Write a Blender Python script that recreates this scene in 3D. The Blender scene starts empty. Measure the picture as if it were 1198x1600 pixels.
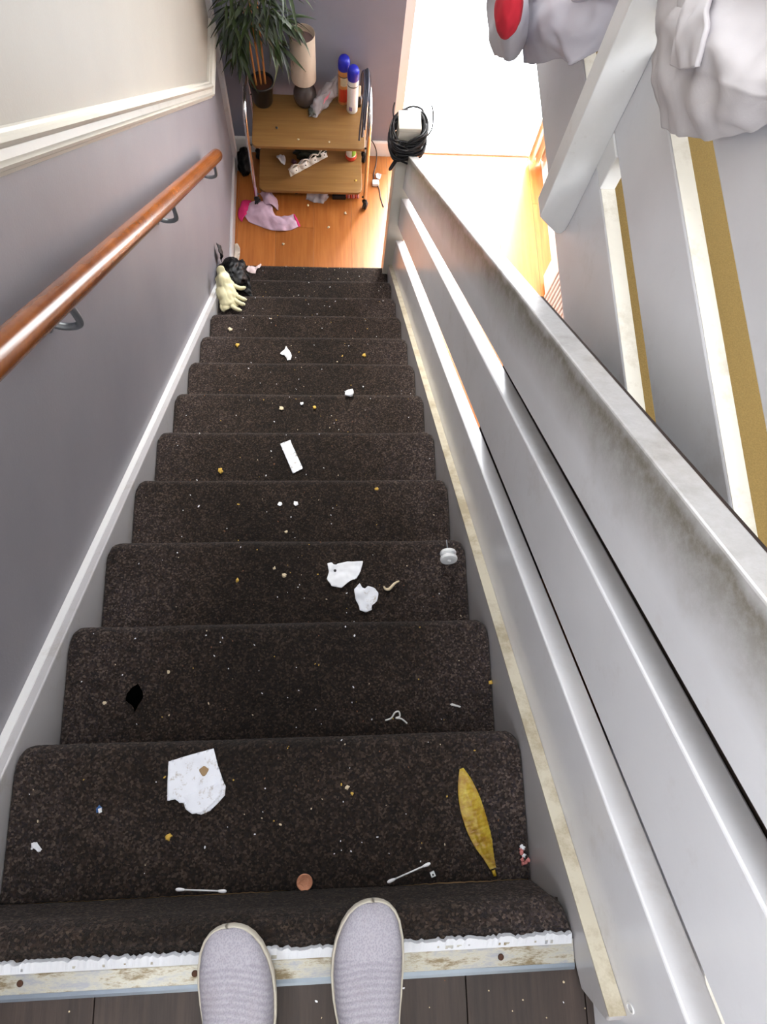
import bpy, bmesh, math, random
from mathutils import Vector, Matrix, noise
PI = math.pi
S = bpy.context.scene
COL = S.collection

# ------------------------------------------------------------------ camera
cd = bpy.data.cameras.new('camera'); cam = bpy.data.objects.new('camera', cd); COL.objects.link(cam)
cd.sensor_fit = 'HORIZONTAL'; cd.sensor_width = 36.0; cd.lens = 36.0 * 1095.7 / 1198.0
cd.clip_start = 0.02; cd.clip_end = 60
PITCH, YAW, ROLL = 1.2881, 0.2806, 0.2630
cp, sp = math.cos(PITCH), math.sin(PITCH)
fw = Vector((math.sin(YAW) * cp, math.cos(YAW) * cp, -sp))
rt = Vector((math.cos(YAW), -math.sin(YAW), 0)); up = rt.cross(fw)
r2 = rt * math.cos(ROLL) + up * math.sin(ROLL); u2 = -rt * math.sin(ROLL) + up * math.cos(ROLL)
m = Matrix((r2, u2, -fw)).transposed().to_4x4(); m.translation = Vector((0.0933, 0.2611, 1.0552))
cam.matrix_world = m
S.camera = cam

# ------------------------------------------------------------------ sky, lights, exposure
w = bpy.data.worlds.new('sky'); S.world = w; w.use_nodes = True
bg = w.node_tree.nodes['Background']; bg.inputs[0].default_value = (0.93, 0.96, 1.0, 1); bg.inputs[1].default_value = 15.0
def area(name, loc, size, target, power, col, portal=False):
    l = bpy.data.lights.new(name, 'AREA'); l.shape = 'RECTANGLE'; l.size, l.size_y = size; l.energy = power; l.color = col
    o = bpy.data.objects.new(name, l); COL.objects.link(o); o.location = loc
    o.rotation_euler = (Vector(target) - Vector(loc)).to_track_quat('-Z', 'Y').to_euler()
    if portal: l.cycles.is_portal = True
    return o
area('portal_door', (0.94, 3.60, -1.45), (0.80, 2.0), (0.94, 0, -1.45), 1, (1, 1, 1), True)
area('portal_window', (-.62, -.60, 1.55), (.9, 1.2), (1, -.60, 1.55), 1, (1, 1, 1), True)
area('portal_back', (1.6, -1.62, 1.45), (1.4, 1.3), (1.6, 1, 1.45), 1, (1, 1, 1), True)  # serves the added back window
area('portal_far', (.02, 3.64, 1.27), (.8, 1.65), (.02, 0, 1.27), 1, (1, 1, 1), True)  # serves the added upstairs window ahead
area('portal_added_skylight', (.1, .30, 2.52), (.8, .9), (.1, .30, 0), 1, (1, 1, 1), True)  # serves the added overhead opening
sl = bpy.data.lights.new('sun', 'SUN'); sl.energy = 30; sl.angle = math.radians(38); sl.color = (1, .95, .86)
so = bpy.data.objects.new('sun', sl); COL.objects.link(so); so.rotation_euler = Vector((-.03, -.80, -1.15)).to_track_quat('-Z', 'Y').to_euler()
vs = S.view_settings
vs.view_transform = 'Standard'; vs.look = 'None'; vs.exposure = 0.0; vs.gamma = 1.0; vs.use_curve_mapping = False
S.cycles.max_bounces = 10; S.cycles.diffuse_bounces = 6
S.cycles.use_denoising = True

# ------------------------------------------------------------------ materials
def s2l(c): return tuple((x / 12.92 if x <= .04045 else ((x + .055) / 1.055) ** 2.4) for x in [v / 255 for v in c])
MATS = {}
class NT:
    def __init__(s, name):
        s.m = bpy.data.materials.new(name); s.m.use_nodes = True; s.t = s.m.node_tree; s.n = s.t.nodes; s.l = s.t.links
        s.b = s.n['Principled BSDF']; s.tc = s.n.new('ShaderNodeTexCoord')
    def node(s, typ, **kw):
        nd = s.n.new(typ)
        for k, v in kw.items():
            if k in nd.inputs: nd.inputs[k].default_value = v
            else: setattr(nd, k, v)
        return nd
    def link(s, a, b): s.l.new(a, b)
    def noise(s, scale, detail=4, rough=.6, vec=None, stretch=None):
        nd = s.node('ShaderNodeTexNoise', Scale=scale, Detail=detail, Roughness=rough)
        src = vec or s.tc.outputs['Object']
        if stretch:
            mp = s.node('ShaderNodeMapping'); mp.inputs['Scale'].default_value = stretch; s.link(src, mp.inputs[0]); src = mp.outputs[0]
        s.link(src, nd.inputs['Vector']); return nd.outputs['Fac']
    def ramp(s, fac, stops):
        nd = s.node('ShaderNodeValToRGB'); cr = nd.color_ramp
        while len(cr.elements) > 1: cr.elements.remove(cr.elements[-1])
        for i, (p, c) in enumerate(stops):
            e = cr.elements[0] if i == 0 else cr.elements.new(p)
            e.position = p; e.color = (*c, 1) if len(c) == 3 else c
        s.link(fac, nd.inputs[0]); return nd.outputs[0]
    def mix(s, fac, a, b, typ='MIX'):
        nd = s.node('ShaderNodeMix', data_type='RGBA', blend_type=typ)
        for sock, v in ((nd.inputs[0], fac), (nd.inputs[6], a), (nd.inputs[7], b)):
            if isinstance(v, (int, float)): sock.default_value = v
            elif isinstance(v, tuple): sock.default_value = (*v, 1) if len(v) == 3 else v
            else: s.link(v, sock)
        return nd.outputs[2]
    def math(s, op, a, b=0.0, clamp=False):
        nd = s.node('ShaderNodeMath', operation=op, use_clamp=clamp)
        for i, v in enumerate((a, b)):
            if isinstance(v, (int, float)): nd.inputs[i].default_value = v
            else: s.link(v, nd.inputs[i])
        return nd.outputs[0]
    def xyz(s):
        nd = s.node('ShaderNodeSeparateXYZ'); s.link(s.tc.outputs['Object'], nd.inputs[0]); return nd.outputs
    def bump(s, h, strength=.3, dist=.002):
        nd = s.node('ShaderNodeBump', Strength=strength, Distance=dist); s.link(h, nd.inputs['Height']); s.link(nd.outputs[0], s.b.inputs['Normal'])
    def out(s, color, rough=.6, metal=0, **kw):
        if isinstance(color, tuple): s.b.inputs['Base Color'].default_value = (*color, 1)
        else: s.link(color, s.b.inputs['Base Color'])
        s.b.inputs['Roughness'].default_value = rough; s.b.inputs['Metallic'].default_value = metal
        for k, v in kw.items(): s.b.inputs[k].default_value = v
        return s.m

def simple(name, rgb, rough=.6, metal=0, var=.12, scale=30, bump=0, bscale=200, **kw):
    if name in MATS: return MATS[name]
    t = NT(name); c = s2l(rgb)
    col = t.mix(t.noise(scale), tuple(x * (1 - var) for x in c), tuple(min(1, x * (1 + var)) for x in c))
    if bump: t.bump(t.noise(bscale, 3), bump, .001)
    MATS[name] = t.out(col, rough, metal, **kw); return MATS[name]

def wall_paint(name, rgb, blotch=.12):
    t = NT(name); c = s2l(rgb)
    col = t.mix(t.noise(3.0, 5, .65), tuple(x * (1 - blotch) for x in c), tuple(min(1, x * (1 + blotch)) for x in c))
    t.bump(t.noise(160, 4, .7), .25, .0012)
    return t.out(col, .55)

# left wall: grey below the dado rail, cream above it (two paints)
t = NT('wall_left_paint'); X, Y, Z = t.xyz()
line = t.math('MAXIMUM', t.math('SUBTRACT', 1.05, t.math('MULTIPLY', Y, .881)), -1.55)
above = t.math('GREATER_THAN', Z, line)
lo = t.mix(t.noise(2.5, 5, .65), s2l((118, 116, 124)), s2l((144, 140, 145)))
hi = t.mix(t.noise(2.5, 5, .65), s2l((142, 136, 125)), s2l((158, 152, 140)))
scuff = t.math('MULTIPLY', t.math('GREATER_THAN', t.noise(9, 6, .8, stretch=(1, 1, 2)), .70), .25)
t.bump(t.noise(120, 4, .7), .3, .0012)
M_wall_left = t.out(t.mix(scuff, t.mix(above, lo, hi), s2l((120, 112, 108))), .5)
M_wall_far = wall_paint('wall_far_paint', (126, 130, 146))
M_wall_white = wall_paint('wall_white_paint', (228, 226, 222), .04)
M_ceiling = wall_paint('ceiling_paint', (236, 234, 230), .02)

def gloss_white(name, dirt=.35, base=(232, 232, 232), dirtc=(150, 135, 112), thr=.62):
    t = NT(name); 
    n = t.noise(11, 6, .75)
    d = t.math('MULTIPLY', t.ramp(n, [(thr, (0, 0, 0)), (thr + .16, (1, 1, 1))]), dirt)
    fine = t.mix(t.noise(70, 3, .6), tuple(x * .95 for x in s2l(base)), s2l(base))
    t.bump(t.noise(260, 3, .6), .06, .001)
    return t.out(t.mix(d, fine, s2l(dirtc)), .28)
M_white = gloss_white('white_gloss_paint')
M_ledge = gloss_white('dusty_ledge_paint', .4, (238, 235, 226), (176, 164, 140), .54)
M_ledge_strip = gloss_white('worn_cream_ledge_strip', .6, (198, 191, 172), (140, 124, 92), .46)
M_dado = gloss_white('dado_paint', .3, (196, 191, 180), (150, 138, 118), .55)
M_dado.node_tree.nodes['Principled BSDF'].inputs['Roughness'].default_value = .42
M_string = gloss_white('string_paint', .4, (184, 182, 184), (140, 128, 105), .56)  # string faces greyed to paint shade below the brighter ledges

# balustrade boards: hand grime below the top edge of the highest one, scuffs elsewhere
def board_mat(name, band):
    t = NT(name); X, Y, Z = t.xyz()
    h = t.math('ADD', Z, t.math('MULTIPLY', Y, .877))
    base = t.mix(t.noise(5, 5, .6), s2l((216, 216, 221)), s2l((232, 233, 238)))
    smudge = t.math('MULTIPLY', t.ramp(t.noise(7, 6, .75), [(.56, (0, 0, 0)), (.78, (1, 1, 1))]), .22)
    col = t.mix(smudge, base, s2l((150, 132, 112)))
    if band:
        wob = t.math('MULTIPLY', t.math('SUBTRACT', t.noise(7, 3, .6), .5), .06)
        hh = t.math('ADD', h, wob)
        b = t.ramp(t.math('DIVIDE', hh, 1.0), [(.675, (0, 0, 0)), (.745, (.45, .45, .45)), (.795, (.85, .85, .85)), (.812, (.4, .4, .4))])
        fz = t.math('MULTIPLY', b, t.ramp(t.noise(60, 5, .8), [(.25, (.72, .72, .72)), (.6, (1, 1, 1))]))
        col = t.mix(fz, col, s2l((100, 90, 64)))
    chip = t.math('GREATER_THAN', t.noise(38, 5, .8), .735)
    col = t.mix(chip, col, s2l((160, 130, 100)))
    t.bump(t.noise(180, 3, .6), .08, .001)
    return t.out(col, .24)
M_board = board_mat('balustrade_board_paint', False)
M_board_top = board_mat('handrail_board_paint', True)

def wood(name, c1, c2, rough=.35, axis='Y', sc=9, bump=.1, **kw):
    t = NT(name); st = {'Y': (6, .35, 6), 'X': (.35, 6, 6), 'S': (5, 1, 5)}[axis]
    info = t.node('ShaderNodeObjectInfo')
    vm = t.node('ShaderNodeVectorMath', operation='ADD'); t.link(t.tc.outputs['Object'], vm.inputs[0])
    cmb = t.node('ShaderNodeCombineXYZ'); 
    for i in range(3): t.link(t.math('MULTIPLY', info.outputs['Random'], 37.0), cmb.inputs[i])
    t.link(cmb.outputs[0], vm.inputs[1])
    g = t.noise(sc, 6, .65, vec=vm.outputs[0], stretch=st)
    col = t.ramp(g, [(.3, s2l(c1)), (.7, s2l(c2))])
    br = t.math('ADD', t.math('MULTIPLY', info.outputs['Random'], .22), .89)
    hs = t.node('ShaderNodeHueSaturation'); t.link(col, hs.inputs['Color']); t.link(br, hs.inputs['Value'])
    t.bump(g, bump, .002)
    return t.out(hs.outputs[0], rough, **kw)
M_laminate = wood('orange_laminate', (156, 88, 38), (184, 116, 58), .3)
M_landing = wood('dark_laminate', (32, 23, 20), (62, 49, 43), .6, sc=14, bump=.3)
M_beech = wood('beech_veneer', (128, 90, 46), (150, 112, 64), .4, 'X', 7)
M_rail = wood('varnished_pine', (104, 54, 20), (150, 86, 38), .22, 'S', 3, .01)
M_rawedge = simple('raw_board_edge', (196, 158, 112), .8)

t = NT('carpet_pile'); X, Y, Z = t.xyz()
mott = t.ramp(t.noise(48, 4, .75), [(.3, (.68, .66, .64)), (.7, (1.3, 1.3, 1.3))])
sp1 = t.noise(420, 3, .8); sp2 = t.noise(190, 3, .7)
vor = t.node('ShaderNodeTexVoronoi', Scale=300.0); t.link(t.tc.outputs['Object'], vor.inputs['Vector'])
spk = t.node('ShaderNodeSeparateColor'); t.link(vor.outputs['Color'], spk.inputs[0])
c = t.ramp(spk.outputs[0], [(0, s2l((20, 15, 14))), (.4, s2l((50, 41, 37))), (.75, s2l((82, 70, 63))), (1, s2l((128, 114, 104)))])
tint = t.ramp(spk.outputs[1], [(0, s2l((66, 50, 40))), (.5, s2l((62, 57, 53))), (1, s2l((60, 57, 68)))])
c = t.mix(.35, c, tint)
side = t.math('MULTIPLY', t.math('ABSOLUTE', X), 2.3)
worn = t.math('ADD', t.math('MULTIPLY', t.noise(4.5, 4, .6), .9), t.math('MULTIPLY', t.math('MULTIPLY', side, side), .55))
c = t.mix(1.0, c, t.ramp(worn, [(.30, (.21, .185, .16)), (.62, (.46, .415, .37)), (1.0, (.84, .82, .86))]), 'MULTIPLY')
c = t.mix(1.0, c, mott, 'MULTIPLY')
t.bump(t.mix(.5, sp1, sp2), 1.0, .006)
M_carpet = t.out(c, 1.0)
t.b.inputs['Specular IOR Level'].default_value = .1
t.b.inputs['Sheen Weight'].default_value = .06; t.b.inputs['Sheen Roughness'].default_value = .6
M_khaki = simple('khaki_carpet', (146, 122, 72), 1, var=.35, scale=420, bump=.8, bscale=500)

t = NT('trodden_aluminium'); X, Y, Z = t.xyz()
pnt = t.ramp(t.noise(26, 6, .8, stretch=(.6, 2.0, 1)), [(.38, s2l((150, 153, 160))), (.50, s2l((176, 173, 160))), (.62, s2l((118, 104, 78)))])
t.bump(t.noise(90, 4), .2, .001)
M_alu = t.out(pnt, .35, .25)
M_alu_edge = simple('bare_aluminium_lip', (150, 162, 176), .3, .8)
M_chrome = simple('chrome', (205, 205, 208), .12, 1, .03)
M_steel = simple('bracket_steel', (136, 140, 146), .4, .6)
M_brownmetal = simple('rusty_screw', (70, 42, 26), .7, .3)
M_black = simple('black_rubber', (14, 14, 16), .5)
M_blackbag = simple('black_polythene', (3, 3, 4), .5, bump=.3, bscale=40, **{'Specular IOR Level': .2})
M_blackmatt = simple('matt_black', (2, 2, 2), 1, **{'Specular IOR Level': 0.0})
M_tissue = simple('white_tissue', (226, 228, 234), .9, var=.05, bump=.4, bscale=90)
t = NT('stained_tissue')
d = t.ramp(t.noise(75, 5, .75), [(.56, (0, 0, 0)), (.72, (.8, .8, .8))])
t.bump(t.noise(80, 4), .4, .001)
M_tissue_dirty = t.out(t.mix(d, s2l((222, 225, 234)), s2l((140, 120, 92))), .85)
M_cotton = simple('cotton_white', (236, 236, 240), .9)
M_copper = simple('copper_coin', (176, 120, 92), .35, .6, .25, 300, .5, 500)
M_glove = simple('latex_glove', (204, 198, 162), .45, var=.1)
M_pinkcloth = simple('pale_pink_cotton', (206, 176, 196), .9, var=.12, scale=40, bump=.4, bscale=300)
M_hotpink = simple('hot_pink_trim', (214, 40, 110), .8)
M_sheet = simple('pale_grey_bedsheet', (212, 208, 212), .9, var=.05, scale=8, bump=.2, bscale=500)
M_sheet2 = simple('grey_bedsheet', (188, 186, 196), .9, var=.06, scale=8, bump=.2, bscale=500)
M_red = simple('red_fabric', (190, 30, 50), .85)
M_leaf = simple('leaf_green', (44, 62, 24), .4, var=.5, scale=12)
M_leafd = simple('leaf_dark_green', (26, 40, 20), .4, var=.5, scale=12)
M_cane = simple('bamboo_cane', (184, 122, 62), .5, var=.25, scale=40)
M_soil = simple('potting_soil', (80, 46, 30), 1, var=.4, scale=120, bump=1, bscale=150)
M_pot = simple('black_plastic_pot', (16, 15, 16), .3)
M_shade = simple('cream_linen_shade', (192, 174, 156), .9, var=.05, scale=120, bump=.3, bscale=500)
M_lampbase = simple('smoked_glass_base', (70, 62, 60), .15)
M_blue = simple('blue_plastic_cap', (32, 38, 170), .35)
M_can = simple('white_can_print', (226, 226, 222), .3)
M_amber = simple('amber_can_print', (206, 140, 80), .3, var=.4, scale=60)
M_redplastic = simple('red_plastic', (196, 60, 36), .4)
M_green = simple('green_label', (120, 168, 60), .5)
M_lilac = simple('lilac_print', (140, 120, 170), .5)
M_cable = simple('black_cable', (20, 19, 24), .4)
M_cream = simple('cream_curtain', (240, 226, 204), .9, var=.05)
M_radiator = simple('radiator_enamel', (214, 208, 206), .4, var=.04)
M_upvc = simple('white_upvc', (240, 240, 240), .3, var=.02)
M_dark = simple('dark_leggings', (30, 30, 34), .9)
M_whiteplastic = simple('white_plastic', (222, 224, 226), .35, var=.05)
M_newel = gloss_white('newel_cap_paint', .25, (222, 218, 206))
M_eggbox = simple('white_pulp', (228, 226, 220), .8)
M_crumb = simple('crumb', (206, 190, 160), .9, var=.3, scale=60)
M_crumby = simple('yellow_crumb', (196, 160, 70), .8)
M_redcrumb = simple('pink_red_scrap', (196, 120, 116), .8, var=.6, scale=300)
M_bluebit = simple('blue_plastic_bit', (40, 90, 150), .4)
M_string_w = simple('white_string', (216, 216, 214), .8)
M_clearbag = NT('clear_cellophane'); M_clearbag = M_clearbag.out(s2l((190, 184, 190)), .12, Alpha=.55)
t = NT('yellow_dried_leaf'); X, Y, Z = t.xyz()
M_yleaf = t.out(t.ramp(t.noise(55, 5, .7), [(.3, s2l((128, 84, 16))), (.5, s2l((160, 130, 28))), (.75, s2l((190, 172, 60)))]), .3)
t.bump(t.noise(400, 4, .6, stretch=(1, 3, 1)), .5, .001)
t = NT('knit_upper')
wv = t.node('ShaderNodeTexVoronoi', Scale=520.0); mp = t.node('ShaderNodeMapping'); mp.inputs['Scale'].default_value = (1, .75, .75)
t.link(t.tc.outputs['Object'], mp.inputs[0]); t.link(mp.outputs[0], wv.inputs['Vector'])
cc = t.mix(t.ramp(wv.outputs['Distance'], [(.2, (0, 0, 0)), (.7, (1, 1, 1))]), s2l((150, 147, 157)), s2l((168, 165, 175)))
_x, _y, _z = t.xyz()
_xx = t.math('SUBTRACT', t.math('ABSOLUTE', t.math('SUBTRACT', _x, .052)), .088)
_arc = t.math('ADD', _y, t.math('MULTIPLY', t.math('MULTIPLY', _xx, _xx), 5.0))
_rib_shade = t.math('MULTIPLY', t.math('LESS_THAN', _y, -.042), t.math('ADD', t.math('MULTIPLY', t.math('SINE', t.math('MULTIPLY', _arc, 924.0)), .5), .5))
cc = t.mix(t.math('MULTIPLY', _rib_shade, .32), cc, s2l((120, 116, 128)))  # shade of the rib grooves put into the colour
cc = t.mix(t.math('MULTIPLY', t.ramp(t.noise(22, 4), [(.5, (0, 0, 0)), (.75, (1, 1, 1))]), .3), cc, s2l((150, 140, 142)))
t.bump(wv.outputs['Distance'], .5, .0010)
M_knit = t.out(cc, .85)
M_sole = simple('off_white_sole', (190, 184, 170), .6, var=.15, scale=60)
M_glass = bpy.data.materials.new('window_glass'); M_glass.use_nodes = True
_t = M_glass.node_tree; _o = _t.nodes['Material Output']; _t.nodes.remove(_t.nodes['Principled BSDF'])
_a = _t.nodes.new('ShaderNodeBsdfTransparent'); _g = _t.nodes.new('ShaderNodeBsdfGlossy'); _g.inputs['Roughness'].default_value = .02
_m = _t.nodes.new('ShaderNodeMixShader'); _m.inputs[0].default_value = .06
_t.links.new(_a.outputs[0], _m.inputs[1]); _t.links.new(_g.outputs[0], _m.inputs[2]); _t.links.new(_m.outputs[0], _o.inputs[0])

# ------------------------------------------------------------------ mesh helpers
def link(name, me, mats, parent=None, smooth=False, bevel=0, seg=2):
    if not isinstance(mats, (list, tuple)): mats = [mats]
    for mm in mats: me.materials.append(mm)
    if smooth:
        for p in me.polygons: p.use_smooth = True
    o = bpy.data.objects.new(name, me); COL.objects.link(o)
    if parent: o.parent = parent
    if bevel:
        b = o.modifiers.new('bevel', 'BEVEL'); b.width = bevel; b.segments = seg; b.limit_method = 'ANGLE'
    return o
def pyd(name, v, f, mats, parent=None, smooth=False, bevel=0, mi=None):
    me = bpy.data.meshes.new(name); me.from_pydata([tuple(q) for q in v], [], f); me.update()
    bm = bmesh.new(); bm.from_mesh(me); bmesh.ops.recalc_face_normals(bm, faces=bm.faces); bm.to_mesh(me); bm.free()
    o = link(name, me, mats, parent, smooth, bevel)
    if mi:
        for p, k in zip(me.polygons, mi): p.material_index = k
    return o
def frombm(name, bm, mats, parent=None, smooth=False, bevel=0):
    bmesh.ops.recalc_face_normals(bm, faces=bm.faces)
    me = bpy.data.meshes.new(name); bm.to_mesh(me); bm.free(); return link(name, me, mats, parent, smooth, bevel)
def box(name, a, b, mats, parent=None, bevel=0):
    (x0, y0, z0), (x1, y1, z1) = a, b
    v = [(x, y, z) for x in (x0, x1) for y in (y0, y1) for z in (z0, z1)]
    f = [(0, 1, 3, 2), (4, 6, 7, 5), (0, 4, 5, 1), (2, 3, 7, 6), (0, 2, 6, 4), (1, 5, 7, 3)]
    return pyd(name, v, f, mats, parent, False, bevel)
def prism(name, prof, x0, x1, mats, parent=None, bevel=0, axis='X'):
    n = len(prof)
    mk = {'X': lambda p, x: (x, p[0], p[1]), 'Z': lambda p, x: (p[0], p[1], x), 'Y': lambda p, x: (p[0], x, p[1])}[axis]
    v = [mk(p, x0) for p in prof] + [mk(p, x1) for p in prof]
    f = [tuple(range(n)), tuple(range(n, 2 * n))] + [(i, (i + 1) % n, n + (i + 1) % n, n + i) for i in range(n)]
    return pyd(name, v, f, mats, parent, False, bevel)
def lathe(name, prof, loc, mats, parent=None, seg=28, rot=None, cap=True, smooth=True):
    v, f = [], []
    for r, z in prof:
        for k in range(seg):
            a = 2 * PI * k / seg; v.append(Vector((r * math.cos(a), r * math.sin(a), z)))
    for i in range(len(prof) - 1):
        for k in range(seg): f.append((i * seg + k, i * seg + (k + 1) % seg, (i + 1) * seg + (k + 1) % seg, (i + 1) * seg + k))
    if cap: f.append(tuple(range(seg))); f.append(tuple(range((len(prof) - 1) * seg, len(prof) * seg)))
    if rot is not None: v = [rot @ q for q in v]
    v = [q + Vector(loc) for q in v]
    return pyd(name, v, f, mats, parent, smooth)
def tube_vf(pts, r, seg=10, closed=False, v=None, f=None, taper=None):
    v = [] if v is None else v; f = [] if f is None else f
    base = len(v); pts = [Vector(p) for p in pts]; n = len(pts); prev = None
    for i, p in enumerate(pts):
        a = pts[(i - 1) % n] if (closed or i > 0) else p; b = pts[(i + 1) % n] if (closed or i < n - 1) else p
        d = (b - a).normalized()
        if prev is None: u = d.orthogonal().normalized()
        else: u = (prev - d * prev.dot(d)); u = u.normalized() if u.length > 1e-6 else d.orthogonal().normalized()
        prev = u; ww = d.cross(u); rr = r * (taper(i / (n - 1)) if taper else 1)
        for k in range(seg): v.append(p + (u * math.cos(2 * PI * k / seg) + ww * math.sin(2 * PI * k / seg)) * rr)
    m_ = n if closed else n - 1
    for i in range(m_):
        for k in range(seg):
            j = (i + 1) % n; f.append((base + i * seg + k, base + i * seg + (k + 1) % seg, base + j * seg + (k + 1) % seg, base + j * seg + k))
    if not closed: f.append(tuple(base + k for k in range(seg))); f.append(tuple(base + (n - 1) * seg + k for k in range(seg)))
    return v, f
def tube(name, pts, r, mats, parent=None, seg=10, closed=False, taper=None):
    v, f = tube_vf(pts, r, seg, closed, taper=taper); return pyd(name, v, f, mats, parent, True)
def smooth_path(pts, n=8, closed=False):
    P = [Vector(p) for p in pts]; out = []; N = len(P); rng = N if closed else N - 1
    for i in range(rng):
        g = lambda k: P[k % N] if closed else P[max(0, min(N - 1, k))]
        p0, p1, p2, p3 = g(i - 1), g(i), g(i + 1), g(i + 2)
        for j in range(n):
            t_ = j / n
            out.append(.5 * ((2 * p1) + (-p0 + p2) * t_ + (2 * p0 - 5 * p1 + 4 * p2 - p3) * t_ ** 2 + (-p0 + 3 * p1 - 3 * p2 + p3) * t_ ** 3))
    if not closed: out.append(P[-1])
    return out
def tag(o, label=None, cat=None, group=None, kind=None):
    if label: o['label'] = label
    if cat: o['category'] = cat
    if group: o['group'] = group
    if kind: o['kind'] = kind
    return o
def thing(name, loc, label, cat, group=None):
    o = bpy.data.objects.new(name, None); COL.objects.link(o); o.empty_display_size = .05
    o.location = loc; bpy.context.view_layer.update
    tag(o, label, cat, group); return o
def adopt(root):
    # parts were built in world coordinates: keep them there under the root
    inv = Matrix.Translation(-root.location)
    for ch in root.children: ch.matrix_parent_inverse = inv
def struct(o): o['kind'] = 'structure'; return o
def grid_surface(name, ctrl, nu, nv, mats, parent=None, thick=0, wr=0, wscale=10, seed=0, smooth=True, off=None):
    # Catmull-Rom surface through a grid of control points, wrinkled, with thickness
    rows = [smooth_path(r, nu) for r in ctrl]
    cols = [smooth_path([rw[i] for rw in rows], nv) for i in range(len(rows[0]))]
    U, V = len(cols), len(cols[0]); v, f = [], []
    P = [[cols[i][j] for j in range(V)] for i in range(U)]
    Q = []
    for i in range(U):
        for j in range(V):
            a = P[min(i + 1, U - 1)][j] - P[max(i - 1, 0)][j]; b = P[i][min(j + 1, V - 1)] - P[i][max(j - 1, 0)]
            n = a.cross(b); n = n.normalized() if n.length > 1e-9 else Vector((0, 0, 1))
            p = P[i][j]; q = p * wscale + Vector((seed * 3.1, seed * 1.7, seed))
            d = wr * (noise.noise(q) + .5 * noise.noise(q * 2.3))
            if off: d += off(i / (U - 1), j / (V - 1))
            v.append(p + n * d)
    for i in range(U - 1):
        for j in range(V - 1): f.append((i * V + j, (i + 1) * V + j, (i + 1) * V + j + 1, i * V + j + 1))
    o = pyd(name, v, f, mats, parent, smooth)
    if thick:
        sm = o.modifiers.new('thickness', 'SOLIDIFY'); sm.thickness = thick; sm.offset = 0
    return o
def flat_scrap(name, outline, z, mats, parent=None, thick=.0012, wr=.004, wscale=40, seed=0, res=.004, curl=0):
    # a filled outline laid on a surface, gridded and crumpled: bottom rests at z
    xs = [p[0] for p in outline]; ys = [p[1] for p in outline]
    def inside(x, y):
        c_ = False; n = len(outline)
        for i in range(n):
            x1, y1 = outline[i]; x2, y2 = outline[(i + 1) % n]
            if (y1 > y) != (y2 > y) and x < (x2 - x1) * (y - y1) / (y2 - y1) + x1: c_ = not c_
        return c_
    def nearest(x, y):
        best = None
        for i in range(len(outline)):
            a = Vector(outline[i]); b = Vector(outline[(i + 1) % len(outline)]); ab = b - a
            tt = max(0, min(1, (Vector((x, y)) - a).dot(ab) / max(ab.dot(ab), 1e-12))); q = a + ab * tt
            d = (q - Vector((x, y))).length
            if best is None or d < best[0]: best = (d, q)
        return best
    nx = int((max(xs) - min(xs)) / res) + 3; ny = int((max(ys) - min(ys)) / res) + 3
    idx, v, f = {}, [], []
    for i in range(nx):
        for j in range(ny):
            x = min(xs) - res + i * res; y = min(ys) - res + j * res
            d, q = nearest(x, y); ins = inside(x, y)
            if ins or d < res * .75:
                if not ins or d < res * .35: x, y = q
                idx[i, j] = len(v)
                p = Vector((x * wscale, y * wscale, seed * 7.3))
                hgt = wr * (abs(noise.noise(p)) * 1.2 + .4 * abs(noise.noise(p * 2.7)))
                if curl: hgt += curl * max(0, 1 - d / (res * 4))
                v.append((x, y, z + thick + hgt))
    for i in range(nx - 1):
        for j in range(ny - 1):
            k = [(i, j), (i + 1, j), (i + 1, j + 1), (i, j + 1)]
            kk = [idx[q] for q in k if q in idx]
            if len(kk) >= 3: f.append(tuple(kk))
    o = pyd(name, v, f, mats, parent, True)
    sm = o.modifiers.new('thickness', 'SOLIDIFY'); sm.thickness = thick; sm.offset = -1
    return o

R_, G_ = .19, .2157            # rise and going of the flight
FZ = -13 * R_                  # lower floor
SL = .877                      # slope of the balustrade boards
XW = .4173                     # half width of the carpet

# ------------------------------------------------------------------ setting
struct(prism('wall_left', [(-1.6, FZ - .1), (3.51, FZ - .1), (3.51, 2.4), (-1.6, 2.4), (-1.6, 2.15), (-.15, 2.15), (-.15, .95), (-1.05, .95), (-1.05, 2.15), (-1.6, 2.15)], -.60, -.4501, M_wall_left))
wf = struct(prism('wall_far', [(-.60, FZ - .1), (.48, FZ - .1), (.48, 2.4), (-.60, 2.4), (-.60, 2.1), (.42, 2.1), (.42, .45), (-.38, .45), (-.38, 2.1), (-.60, 2.1)], 3.51, 3.63, M_wall_far, axis='Y'))
w4 = struct(box('added_window_4', (-.38, 3.56, .45), (.42, 3.60, .50), M_upvc)); box('window_frame', (-.38, 3.56, 2.05), (.42, 3.60, 2.1), M_upvc, w4)  # unseen window, added to light the board tops from ahead
box('window_frame', (-.38, 3.56, .50), (-.33, 3.60, 2.05), M_upvc, w4); box('window_frame', (.37, 3.56, .50), (.42, 3.60, 2.05), M_upvc, w4); box('pane', (-.33, 3.578, .50), (.37, 3.582, 2.05), M_glass, w4)
struct(box('wall_far_above_door', (.48, 3.51, -.42), (3.0, 3.63, 2.4), M_wall_white))
struct(box('wall_right', (1.42, -1.5, FZ - .1), (1.52, 3.51, -.22), M_wall_white))
struct(box('wall_right_upper', (3.0, -1.5, -.22), (3.1, 3.63, 2.4), M_wall_white))
struct(prism('wall_back', [(-.6, FZ - .1), (3.1, FZ - .1), (3.1, 2.4), (.9, 2.4), (.9, 2.1), (2.3, 2.1), (2.3, .8), (.9, .8), (.9, 2.4), (-.6, 2.4)], -1.6, -1.5, M_wall_white, axis='Y'))
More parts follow.
